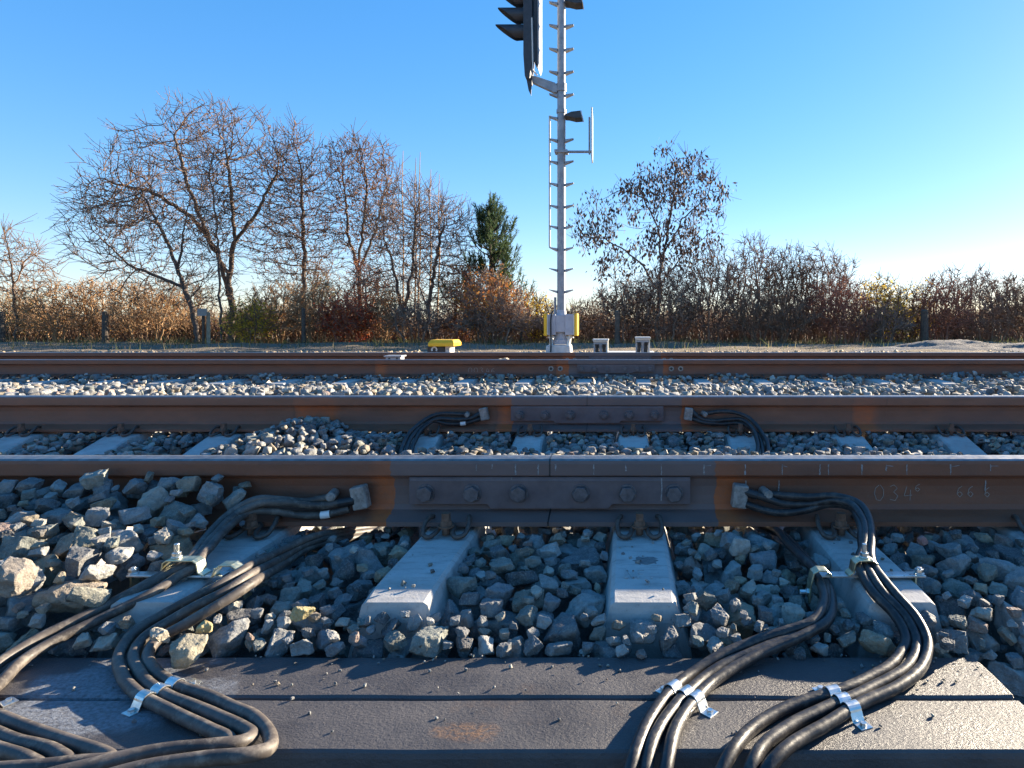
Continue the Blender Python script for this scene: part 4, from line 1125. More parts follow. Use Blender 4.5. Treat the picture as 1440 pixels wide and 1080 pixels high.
# sign board seen edge-on
mb = MB(); xb = SX(830)
mb.box(((xp + xb) / 2 + .03, DS, SZ(213.5)), (xb - xp, .05, .035)); mb.box((xb - .012, DS, SZ(191)), (.03, .06, SZ(165) - SZ(217))); mb.box((xp, DS, SZ(214)), (.22, .2, .05))
part(mb, 'sign_arm', M['galv'], bevel=.004)
mb = MB()
Rr = Matrix.Rotation(math.radians(2.0), 3, 'Z')
mb.box((xb + .030, DS + .02, SZ(190.5)), (.022, .62, SZ(158) - SZ(223)), Rr)
part(mb, 'sign_board', M['palegrey'], bevel=.004)
# signal head
mb = MB()
mb.prism([(SX(783.5), SZ(120)), (SX(784), SZ(131)), (SX(779), SZ(131)), (SX(749), SZ(117)), (SX(748), SZ(108)), (SX(754), SZ(108.5)), (SX(781), SZ(117.5))], 'y', DS - .05, DS + .05)
part(mb, 'bracket_arm', M['galv'], bevel=.006)
mb = MB(); mb.cyl((xp, DS, SZ(129)), (xp, DS, SZ(118)), rp + .014, 20); part(mb, 'collar', M['galv'])
mb = MB()
mb.prism([(SX(738), SZ(82)), (SX(740), SZ(112)), (SX(747), SZ(117)), (SX(750), SZ(86)), (SX(751), SZ(-200)), (SX(738), SZ(-200))], 'y', DS - .17, DS + .17)
head = part(mb, 'signal_head', M['signal'], bevel=.008)
mb = MB(); mb.prism([(SX(751), SZ(-200)), (SX(757.5), SZ(-200)), (SX(757.5), SZ(97)), (SX(752.5), SZ(90))], 'y', DS - .13, DS + .13); part(mb, 'rear_box', M['signal'], head, bevel=.008)
mb = MB(); mb.prism([(SX(757.8), SZ(-200)), (SX(760), SZ(-200)), (SX(760.2), SZ(95)), (SX(758.4), SZ(101))], 'y', DS - .2, DS + .2); part(mb, 'backboard', M['galv'], head)
mb = MB(); mb.cyl((SX(750), DS - .18, SZ(32)), (SX(751.5), DS - .18, SZ(104)), .012, 8); mb.cyl((SX(751.5), DS - .18, SZ(104)), (SX(756.5), DS - .1, SZ(109)), .012, 8); part(mb, 'conduit', M['palegrey'], head)
mb = MB(); mb.prism([(SX(740), SZ(82)), (SX(746), SZ(82)), (SX(747), SZ(100)), (SX(749), SZ(110)), (SX(748), SZ(137)), (SX(744.5), SZ(130)), (SX(739.5), SZ(104))], 'y', DS - .1, DS - .07); part(mb, 'sight_plate', M['signal'], head)
def hood(z_top, z_bot, reach):
    """half-tube sun hood projecting to the left from the lamp at the head's front"""
    mb = MB(); zt_, zb_ = SZ(z_top), SZ(z_bot); r = .125; xa = SX(738.5); cz = zt_ - r
    n = 18; V = []
    for i in range(n + 1):
        a = math.radians(-62 + 304 * i / n)
        cy, czz = r * math.cos(a), r * math.sin(a)
        f = (math.sin(a) + .9) / 1.9; f = max(0.0, min(1.0, f))
        xo = xa - reach * (.30 + .70 * f)
        V += [(xa, DS + cy, cz + czz), (xo, DS + cy * 1.06, cz + czz * 1.04 - .006), (xa, DS + cy * .95, cz + czz * .95), (xo, DS + cy * 1.01, cz + czz * .99 - .006)]
    Fc = []
    for i in range(n):
        b = i * 4; c = b + 4
        Fc += [(b, b + 1, c + 1, c), (b + 2, c + 2, c + 3, b + 3), (b + 1, b + 3, c + 3, c + 1), (b, c, c + 2, b + 2)]
    Fc += [(0, 2, 3, 1), (n * 4, n * 4 + 1, n * 4 + 3, n * 4 + 2)]
    mb.add(V, Fc)
    h = part(mb, 'hood', M['signal'], head)
    mb = MB(); mb.cyl((xa + .002, DS, cz), (xa - .02, DS, cz), .118, 24); part(mb, 'lens', M['black'], head)
hood(35, 82, .50)
for k in range(1, 6): hood(35 - 23.5 * k, 82 - 23.5 * k, .46)

# ------------------------------------------------------------------ trackside boxes
d = 9.4
bx = tag(empty('trackside_box', (SX(621, d), d, -.35)), 'black trackside box with a bright yellow lid behind the far track', 'trackside box')
bo = Vector(bx.location)
def bpart(mb, name, mat, o, root, **k):
    mb.v = [tuple(Vector(v) - o) for v in mb.v]; return mb.build(name, mat, root, **k)
mb = MB(); mb.box(((SX(605, d) + SX(629, d)) / 2, d, (SZ(486, d) - .42) / 2), (SX(629, d) - SX(605, d), .30, SZ(486, d) + .42)); bpart(mb, 'box_body', M['black'], bo, bx, bevel=.01)
mb = MB(); mb.box(((SX(629, d) + SX(636, d)) / 2, d + .01, (SZ(486, d) - .42) / 2), (SX(636, d) - SX(629, d) - .002, .27, SZ(486, d) + .42)); sd = bpart(mb, 'side_panel', M['precast'], bo, bx, bevel=.006)
mb = MB(); mb.cyl((SX(633, d), d - .127, SZ(490.5, d)), (SX(633, d), d - .138, SZ(490.5, d)), .012, 10); bpart(mb, 'knob', M['galv'], bo, sd)
mb = MB()
xa, xb, za, zb = SX(602, d - .2), SX(638.5, d - .2), SZ(486.5, d), SZ(477.5, d)
mb.v = [(xa, d - .21, za), (xb, d - .21, za), (xb, d + .21, za), (xa, d + .21, za), (xa, d - .21, za + .05), (xb, d - .21, za + .05), (xb, d + .21, za + .05), (xa, d + .21, za + .05), (xa + .025, d - .17, zb), (xb - .025, d - .17, zb), (xb - .025, d + .17, zb), (xa + .025, d + .17, zb)]
mb.f = [(3, 2, 1, 0), (0, 1, 5, 4), (1, 2, 6, 5), (2, 3, 7, 6), (3, 0, 4, 7), (4, 5, 9, 8), (5, 6, 10, 9), (6, 7, 11, 10), (7, 4, 8, 11), (8, 9, 10, 11)]; mb.m = [0] * 10
bpart(mb, 'lid', M['yellow'], bo, bx, bevel=.008)
mb = MB()
for a0 in range(0, 12):
    pass
ring = [(math.cos(a) * .034, math.sin(a) * .034) for a in np.linspace(-.6, math.pi + .6, 14)]
for (xa_, za_), (xb_, zb_) in zip(ring[:-1], ring[1:]):
    c = Vector((SX(615, d), d - .152, SZ(491, d)))
    ribbon(mb, [(c.x + xa_, c.z + za_), (c.x + xb_, c.z + zb_)], .022, d - .1515)
bpart(mb, 'emblem', M['white'], bo, bx)

def relay_stand(px0, px1, ptop, label, dd, tilt):
    root = tag(empty('junction_stand', (SX((px0 + px1) / 2, dd), dd, -.3)), label, 'junction stand', 'junction stands beside the signal mast')
    o = Vector(root.location); xa, xb = SX(px0, dd), SX(px1, dd); wd = xb - xa; zt_ = SZ(ptop, dd)
    mb = MB(); mb.box(((xa + xb) / 2, dd, zt_ - .012), (wd, .24, .022)); mb.box(((xa + xb) / 2, dd, zt_ - .034), (wd * .94, .20, .02)); bpart(mb, 'top_plate', M['palegrey'], o, root, bevel=.004)
    mb = MB(); mb.box(((xa + xb) / 2, dd - .07, zt_ - .062), (wd * .9, .02, .034)); bpart(mb, 'clamp_rail', M['galv'], o, root)
    for f in (.10, .90):
        mb = MB(); x = xa + wd * f
        mb.box((x, dd + .02, (zt_ - .04 - .4) / 2), (.028, .16, zt_ + .36)); bpart(mb, 'leg', M['palegrey'] if f > .5 else M['galv'], o, root, bevel=.003)
    for f in (.26, .50, .72):
        mb = MB(); x = xa + wd * f
        mb.cyl((x, dd - .06, zt_ - .08), (x, dd - .06, zt_ - .14), .036, 12, .022); mb.cyl((x, dd - .06, zt_ - .14), (x + tilt * .02, dd - .05, -.33), .026, 12, .03)
        bpart(mb, 'cable_end', M['galv'] if f == .5 else M['black'], o, root)
relay_stand(834, 856, 476.5, 'small metal junction stand between the signal mast and a similar stand, left one', 10.0, 1)
relay_stand(893, 914.5, 473.5, 'small metal junction stand on the concrete slab, right of a similar stand', 9.9, -1)
mb = MB(); dd = 10.05
mb.box(((SX(853, dd) + SX(921, dd)) / 2, dd + .25, -.24), (SX(921, dd) - SX(853, dd), .7, .28))
tag(mb.build('concrete_slab', M['precast'], None, bevel=.01), 'flat pale concrete slab by the junction stands', 'concrete slab')

# metal boxes between the rails of the far track
mb = MB(); d = 7.25; zt_ = SZ(499.5, d); xa, xb = SX(543.5, d), SX(568, d)
mbx = tag(empty('metal_box', ((xa + xb) / 2, d, -.22)), 'small silver metal box between the rails of the far track', 'metal box'); o = Vector(mbx.location)
mb.box(((xa + xb) / 2, d, zt_ - .008), (xb - xa, .17, .016)); bpart(mb, 'lid', M['galv'], o, mbx, bevel=.003)
mb = MB(); mb.box(((xa + xb) / 2, d, (zt_ - .018 - .22) / 2), (xb - xa - .03, .13, zt_ + .20)); bpart(mb, 'box_body', M['galv'], o, mbx, bevel=.004)
for q in (.28, .72):
    mb = MB(); x = xa + (xb - xa) * q; mb.cyl((x, d - .064, zt_ - .038), (x, d - .0685, zt_ - .038), .013, 12); bpart(mb, 'socket', M['black'], o, mbx)
mb = MB(); zt_ = SZ(503.2, d); xa, xb = SX(702, d), SX(715, d)
mb.prism([(xa, -.25), (xb, -.25), (xb, zt_ - .014), (xb - .02, zt_), (xa + .055, zt_ - .002), (xa + .03, zt_ - .012), (xa, zt_ - .008)], 'y', d - .05, d + .05)
tag(mb.build('metal_box', M['palewood'], None, bevel=.004), 'tiny pale metal box barely showing over the third rail', 'metal box')

# ------------------------------------------------------------------ posts in front of the trees
def post(px_, ptop, d, r, mat, label, square=False, lean=0.0):
    mb = MB(); x = SX(px_, d); z0 = -.4; z1 = SZ(ptop, d)
    n = 4 if square else 10
    mb.cyl((x, d, z0), (x + lean, d, z1), r, n, r * .93, phase=math.pi / 4)
    mb.cyl((x + lean, d, z1), (x + lean, d, z1 + r * .35), r * .93, n, r * .55, phase=math.pi / 4)
    return tag(mb.build('wooden_post', mat, None), label, 'post', 'old posts along the trees')
post(148, 439, 18.6, .085, M['wood'], 'thick dark weathered post before the brown scrub at the left')
post(427, 434, 18.4, .055, M['wood'], 'slim dark post at the foot of the slender tree')
post(2, 440, 18.6, .09, M['wood'], 'dark weathered post at the very left edge')
post(733, 440, 19.2, .045, M['wood'], 'thin dark post in the scrub left of the signal mast')
post(1300, 437, 18.8, .11, M['wood'], 'short stout dark post among the bushes at the right')
post(868, 438, 18.0, .075, M['bark'], 'brown post in the dark scrub just right of the signal mast')
pp = post(293, 440, 18.2, .06, M['palewood'], 'pale sunlit post with a small grey plate under the large bare tree', True)
mb = MB(); mb.box((SX(285, 18.1), 18.08, SZ(439, 18.1)), (.26, .02, .2)); mb.build('plate', M['lug'], pp)
mb = MB(); mb.cyl((SX(286, 18.15), 18.15, -.3), (SX(286, 18.15), 18.15, SZ(434, 18.15)), .035, 8); mb.build('stake', M['wood'], pp)

# ------------------------------------------------------------------ trees and bushes: space colonisation
def colonize(P0, par0, A, step, infl, kill, rg, maxit=140, wob=.18, up=0.0):
    P = [np.array(p, float) for p in P0]; par = list(par0); nch = [0] * len(P)
    for q in par:
        if q >= 0: nch[q] += 1
    PA = np.array(P)
    D = np.linalg.norm(A[:, None, :] - PA[None], axis=2); bi = D.argmin(1); bd = D.min(1)
    for it in range(maxit):
        act = bd < infl
        if not act.any(): break
        ids = bi[act]; PA = np.array(P)
        dirs = A[act] - PA[ids]; dirs /= (np.linalg.norm(dirs, axis=1, keepdims=True) + 1e-9)
        u, inv = np.unique(ids, return_inverse=True)
        S = np.zeros((len(u), 3)); np.add.at(S, inv.ravel(), dirs)
        S /= (np.linalg.norm(S, axis=1, keepdims=True) + 1e-9)
        S += rg.normal(0, wob, S.shape); S[:, 2] += up; S /= (np.linalg.norm(S, axis=1, keepdims=True) + 1e-9)
        new, base = [], len(P)
        for q, s_ in zip(u, S):
            if nch[q] >= 4: continue
            nch[q] += 1
            P.append(PA[q] + s_ * step * rg.uniform(.8, 1.15)); par.append(int(q)); nch.append(0); new.append(P[-1])
        if not new: break
        Nn = np.array(new); DD = np.linalg.norm(A[:, None, :] - Nn[None], axis=2)
        m = DD.min(1); am = DD.argmin(1) + base
        better = m < bd; bd = np.where(better, m, bd); bi = np.where(better, am, bi)
        keep = bd > kill
        A, bd, bi = A[keep], bd[keep], bi[keep]
        if len(A) == 0: break
    return np.array(P), np.array(par)

def branch_meshes(P, par, tip, expo, rmax, thick, rg, twigs=0, twl=.25):
    """thick and thin tubes along the branching; returns (V,Q) for wood over the threshold, (V,Q) under it, tip nodes"""
    n = len(P); w = np.zeros(n); ch = [[] for _ in range(n)]
    for i in range(n - 1, 0, -1):
        if par[i] >= 0: ch[par[i]].append(i)
    for i in range(n - 1, -1, -1):
        if not ch[i]: w[i] = tip ** expo
        if par[i] >= 0: w[par[i]] += w[i]
    R = np.minimum(w ** (1 / expo), rmax)
    big, small = [[], [], 0], [[], [], 0]
    def emit(pts, rad, out, sides):
        V, Q, _ = tube_np(np.array(pts), np.array(rad), sides)
        out[0].append(V); out[1].append(Q + out[2]); out[2] += len(V)
    starts = [i for i in range(n) if par[i] < 0]
    stack = [(s, None) for s in starts]
    while stack:
        s, prev = stack.pop()
        chain = [s]; c = s
        while ch[c]:
            k = sorted(ch[c], key=lambda q: -w[q])
            for q in k[1:]: stack.append((q, c))
            c = k[0]; chain.append(c)
        pts = ([P[prev]] if prev is not None else []) + [P[q] for q in chain]
        rad = ([R[chain[0]]] if prev is not None else []) + [R[q] for q in chain]
        if len(pts) < 2: continue
        cut = next((i for i, r_ in enumerate(rad) if r_ < thick), len(rad))
        if cut >= 2: emit(pts[:cut + (1 if cut < len(pts) else 0)], rad[:cut + (1 if cut < len(pts) else 0)], big, 7)
        if cut < len(pts) - 1: emit(pts[max(cut, 0) if cut >= 2 else 0:], rad[max(cut, 0) if cut >= 2 else 0:], small, 3)
    thin = np.where(R < thick * .8)[0]
    if twigs and len(thin):
        for q in rg.choice(thin, twigs):
            d_ = rg.normal(size=3); d_[2] += .5
            if par[q] >= 0: d_ = d_ / np.linalg.norm(d_) + (P[q] - P[par[q]]) / (np.linalg.norm(P[q] - P[par[q]]) + 1e-9)
            d_ /= np.linalg.norm(d_); l = twl * rg.uniform(.5, 1.3)
            emit([P[q], P[q] + d_ * l * .5 + rg.normal(0, .015, 3), P[q] + d_ * l + rg.normal(0, .03, 3)], [tip, tip * .85, tip * .55], small, 3)
    return big, small, thin, R

def leaf_quads(P, cnt, size, hang, rg, spread=.12, clump=1):
    src = P[rg.integers(len(P), size=max(1, cnt // clump))]
    c = src[rg.integers(len(src), size=cnt)] + rg.normal(0, spread, (cnt, 3))
    d = rg.normal(size=(cnt, 3)); d[:, 2] -= hang; d /= np.linalg.norm(d, axis=1, keepdims=True)
    e = np.cross(d, rg.normal(size=(cnt, 3))); e /= np.linalg.norm(e, axis=1, keepdims=True)
    s = size * rg.uniform(.6, 1.3, (cnt, 1)); wd = s * rg.uniform(.28, .5, (cnt, 1))
    V = np.stack([c, c + d * s * .5 + e * wd * .5, c + d * s, c + d * s * .5 - e * wd * .5], 1).reshape(-1, 3)
    return V, np.arange(cnt * 4).reshape(-1, 4)

def blob_points(blobs, d, n, rg, depth=.85, shell=0.0):
    """blobs in photo pixels (cx, cy, rx, ry) at distance d -> attractors filling real ellipsoids"""
    ws = np.array([b[2] * b[3] for b in blobs], float); ws /= ws.sum(); out = []
    for b, k in zip(blobs, rg.multinomial(n, ws)):
        v = rg.normal(size=(k, 3)); v /= np.linalg.norm(v, axis=1, keepdims=True)
        v *= (shell + (1 - shell) * rg.random((k, 1))) ** (1 / 3)
        s = d / F
        out.append(np.array([(b[0] - PX) * s, d, H - (b[1] - PY) * s]) + v * np.array([b[2] * s, min(b[2], b[3] * 1.2) * s * depth, b[3] * s]))
    return np.concatenate(out)

def tree(label, d, stems, blobs, natt, bark, twig, leaf=None, leaves=0, lsize=.1, step=.16, infl=1.6, kill=.26, tip=.0085, expo=2.65, rmax=.13, seed=1, twigs=600, hang=1.2, group='bare trees along the path', wob=.11, up=.03, cat='tree', name='bare_tree', thick=.032, depth=.85, twl=.50, leaf_from=0.0, fuzz=.12, clump=1):
    rg = np.random.default_rng(seed)
    P0, par = [], []
    for st in stems:
        prev = -1
        if len(st[0]) > 2: prev = int(st[0][2])
        pts = [np.array([SX(a[0], d), d + (a[3] if len(a) > 3 else 0), SZ(a[1], d)]) for a in st]
        if prev < 0: pts[0][2] = -.36
        for a, b in zip(pts[:-1], pts[1:]):
            k = max(1, int(np.linalg.norm(b - a) / step))
            for q in range(k):
                if prev >= 0 and not len(P0): pass
                if q == 0 and a is pts[0] and len(st[0]) > 2 and st[0][2] >= 0:
                    # join to the nearest existing node
                    prev = int(np.argmin(np.linalg.norm(np.array(P0) - a, axis=1))); continue
                P0.append(a + (b - a) * q / k + (rg.normal(0, .018, 3) if q or a is not pts[0] else 0)); par.append(prev); prev = len(P0) - 1
        P0.append(pts[-1]); par.append(prev)
    A = blob_points(blobs, d, natt, rg, depth)
    A = A + rg.normal(0, fuzz, A.shape); A = A[A[:, 2] > .1]
    P, par = colonize(P0, par, A, step, infl, kill, rg, wob=wob, up=up)
    big, small, thin, R = branch_meshes(P, par, tip, expo, rmax, thick, rg, twigs, twl)
    root = tag(empty(name, (SX(stems[0][0][0], d), d, -.3)), label, cat, group)
    o = np.array(root.location)
    if big[0]: link('trunk', np_mesh('trunk', np.concatenate(big[0]) - o, np.concatenate(big[1]), smooth=True), bark, root)
    V = np.concatenate(small[0]) - o; Q = np.concatenate(small[1]); mi = np.zeros(len(Q), int); mats = [twig]
    if leaf is not None and leaves:
        src = P[thin]
        if leaf_from: src = src[src[:, 2] > leaf_from] if (src[:, 2] > leaf_from).any() else src
        LV, LQ = leaf_quads(src, leaves, lsize, hang, rg, .15 if clump > 1 else .12, clump)
        Q = np.concatenate([Q, LQ + len(V)]); V = np.concatenate([V, LV - o]); mi = np.concatenate([mi, np.ones(len(LQ), int)]); mats.append(leaf)
    link('crown', np_mesh('crown', V, Q, mi=mi), mats, root)
    return root

tree('large spreading bare tree with two stout trunks at the left', 20.0,
     [[(325, 478), (327, 440), (322, 395), (330, 335), (325, 270), (318, 215)], [(322, 420, 1), (305, 350), (268, 305), (215, 270), (160, 258)],
      [(328, 345, 1), (360, 300), (390, 240)], [(324, 390, 1), (300, 350), (262, 255), (245, 190)]],
     [(325, 222, 78, 75), (228, 240, 82, 66), (180, 275, 72, 52), (395, 252, 45, 55), (282, 172, 55, 36), (335, 315, 90, 50)], 2700, M['bark'], M['twigbrown'], M['pod'], 1100, .085, seed=3, twigs=2600, kill=.20, step=.14)
tree('leaning bare tree with thin crooked limbs left of the large spreading tree', 19.2,
     [[(279, 478), (272, 440), (255, 390), (228, 325), (200, 270)], [(262, 405, 1), (225, 390), (180, 372)], [(250, 375, 1), (258, 330), (265, 290)]],
     [(175, 330, 80, 60), (215, 385, 85, 45), (150, 300, 50, 40), (255, 320, 40, 60), (290, 400, 40, 40)], 1300, M['barkdark'], M['twigbrown'], M['pod'], 500, .08, seed=5, twigs=1400, kill=.20, step=.14)
tree('thin straight bare tree close to the trunks of the large spreading tree', 18.9,
     [[(311, 478), (309, 400), (306, 330), (300, 270)]], [(300, 300, 28, 70), (295, 240, 25, 40)], 300, M['barkdark'], M['twigbrown'], M['pod'], 200, .08, seed=6, twigs=300)
tree('slender bare tree with a straight dark trunk right of the large one', 20.4,
     [[(427, 478), (427, 440), (428, 380), (425, 310), (424, 250)]], [(424, 235, 44, 62), (420, 310, 52, 60), (440, 370, 45, 35), (395, 370, 40, 30)], 1150, M['barkdark'], M['twigbrown'], M['rustleaf'], 900, .085, seed=8, twigs=1300, kill=.2, step=.14)
tree('bare tree with reddish hanging leaves high in a narrow forked crown', 20.6,
     [[(510, 478), (507, 430), (504, 370), (512, 310), (516, 260)], [(505, 390, 1), (490, 330), (485, 270)], [(505, 380, 1), (530, 320), (540, 270)]],
     [(512, 240, 50, 50), (505, 310, 52, 55), (490, 220, 25, 30), (535, 290, 28, 40)], 1200, M['bark'], M['twigbrown'], M['rustleaf'], 1500, .10, seed=9, twigs=1200, kill=.2, step=.14)
tree('rounded bare tree with several stems and upright whips left of the pine', 20.0,
     [[(566, 478), (566, 440), (556, 390), (540, 330)], [(603, 478), (603, 430), (612, 370), (625, 310)], [(566, 450, 1), (580, 380), (585, 300)], [(603, 440, 1), (590, 400), (575, 340)]],
     [(575, 325, 55, 72), (620, 335, 46, 62), (560, 400, 70, 45), (625, 400, 45, 45)], 2300, M['barkdark'], M['twigpurple'], M['pod'], 300, .07, seed=12, twigs=2600, kill=.18, step=.13)
tree('small bare tree with crooked limbs at the left edge', 19.5,
     [[(24, 478), (22, 440), (18, 390), (12, 350)], [(20, 400, 1), (35, 370), (55, 352)]],
     [(18, 375, 42, 45), (45, 385, 28, 35), (8, 335, 14, 25)], 480, M['bark'], M['twigbrown'], M['pod'], 120, .07, seed=14, twigs=450)
tree('bare tree hung with dark seed pods right of the mast, one limb arching left', 20.0,
     [[(925, 478), (926, 440), (928, 390), (938, 330), (948, 270), (950, 230)], [(924, 410, 1), (905, 375), (880, 352), (850, 335), (822, 333)], [(930, 370, 1), (925, 320), (905, 280), (880, 265)],
      [(932, 360, 1), (960, 310), (990, 280)], [(928, 400, 1), (960, 360), (990, 335)]],
     [(950, 255, 62, 46), (890, 285, 48, 34), (990, 290, 36, 45), (828, 325, 34, 28), (845, 288, 30, 20), (868, 375, 42, 25), (990, 330, 30, 30), (940, 350, 60, 45)], 900, M['barkdark'], M['twigbrown'], M['darkpod'], 4000, .14, seed=17, twigs=420, hang=2.6, step=.17, clump=15, fuzz=.05)

# pine
def pine(label, d, px_, ptop, pbase, hw, seed):
    rg = np.random.default_rng(seed); s = d / F
    root = tag(empty('pine_tree', (SX(px_, d), d, -.3)), label, 'tree'); o = np.array(root.location)
    hgt = SZ(ptop, d) - (-.3)
    V, Q, _ = tube_np(np.array([[0, 0, 0], [.02, 0, hgt * .5], [0, .02, hgt * .98]]), np.array([.12, .08, .02]), 8)
    link('trunk', np_mesh('trunk', V, Q, smooth=True), M['barkdark'], root)
    bv, bq, nb, lv, lq, nl = [], [], 0, [], [], 0
    for t in np.linspace(.30, 1.0, 17):
        z = hgt * t; r = hw * s * (1.05 * (1 - t) ** .62 + .10) * (1.0 if t > .5 else .95)
        r *= rg.uniform(.72, 1.18)
        for k in range(6 if t < .95 else 3):
            a = rg.uniform(0, 2 * math.pi); L = r * rg.uniform(.45, 1.2)
            e = np.array([math.cos(a) * L, math.sin(a) * L, L * rg.uniform(.35, .8)]); st = np.array([0, 0, z - L * .25])
            mid = st + e * .55 + np.array([0, 0, -.12 * L])
            pts = np.array([st, mid, st + e]); v, q, _ = tube_np(pts, np.array([.028, .018, .01]), 4)
            bv.append(v); bq.append(q + nb); nb += len(v)
            tips = [st + e] + [st + e * f + rg.normal(0, .10, 3) for f in (.45, .7, .9)]
            for tp in tips:
                m = 34
                up_ = np.array([e[0] / L * .35, e[1] / L * .35, 1.0])
                dd_ = rg.normal(0, .55, (m, 3)) + up_; dd_ /= np.linalg.norm(dd_, axis=1, keepdims=True)
                c = tp + up_ * rg.uniform(-.04, .34, (m, 1)); side_ = np.cross(dd_, rg.normal(size=(m, 3))); side_ /= np.linalg.norm(side_, axis=1, keepdims=True)
                ln = rg.uniform(.09, .17, (m, 1))
                vv = np.stack([c - side_ * .009, c + side_ * .009, c + dd_ * ln + side_ * .005, c + dd_ * ln - side_ * .005], 1).reshape(-1, 3)
                lv.append(vv); lq.append(np.arange(m * 4).reshape(-1, 4) + nl); nl += len(vv)
    V = np.concatenate(bv + lv); Q = np.concatenate([np.concatenate(bq), np.concatenate(lq) + nb]); mi = np.concatenate([np.zeros(sum(len(q) for q in bq), int), np.ones(sum(len(q) for q in lq), int)])
    link('crown', np_mesh('crown', V, Q, mi=mi), [M['barkdark'], M['needle']], root)
pine('dark green young pine left of the signal mast, the only evergreen', 20.3, 690, 297, 478, 54, 4)

def bush(label, d, cx, top, hw, natt, twig, leaf=None, leaves=0, lsize=.07, seed=1, tip=.0085, nst=7, base=478, twigs=300, name='bush', hang=.3, flat=.9, low=.55, dots=0):
    rg = np.random.default_rng(seed)
    blobs = [(cx, (top + base) / 2 - 2, hw, (base - top) / 2), (cx - hw * .35, top + (base - top) * .62, hw * .62, (base - top) * .36), (cx + hw * .38, top + (base - top) * .66, hw * .6, (base - top) * .34), (cx + rg.uniform(-.3, .3) * hw, top + (base - top) * .3, hw * .45, (base - top) * .30)]
    stems = []
    for k in range(nst):
        f = rg.uniform(-.6, .6); b = cx + f * hw * .6
        yo = rg.uniform(-.25, .25)
        stems.append([(b, base, -1, yo), (b + f * hw * .3, base - (base - top) * .22, -1, yo * 1.6)])
    return tree(label, d, stems, blobs, natt, twig, twig, leaf, leaves, lsize, step=.12, infl=1.5, kill=.16, tip=tip, expo=2.6, rmax=.04, seed=seed, twigs=twigs, hang=hang, group='bushes along the path', wob=.25, up=.05, cat='bush', name=name, thick=.022, depth=flat, twl=.26, fuzz=.12)

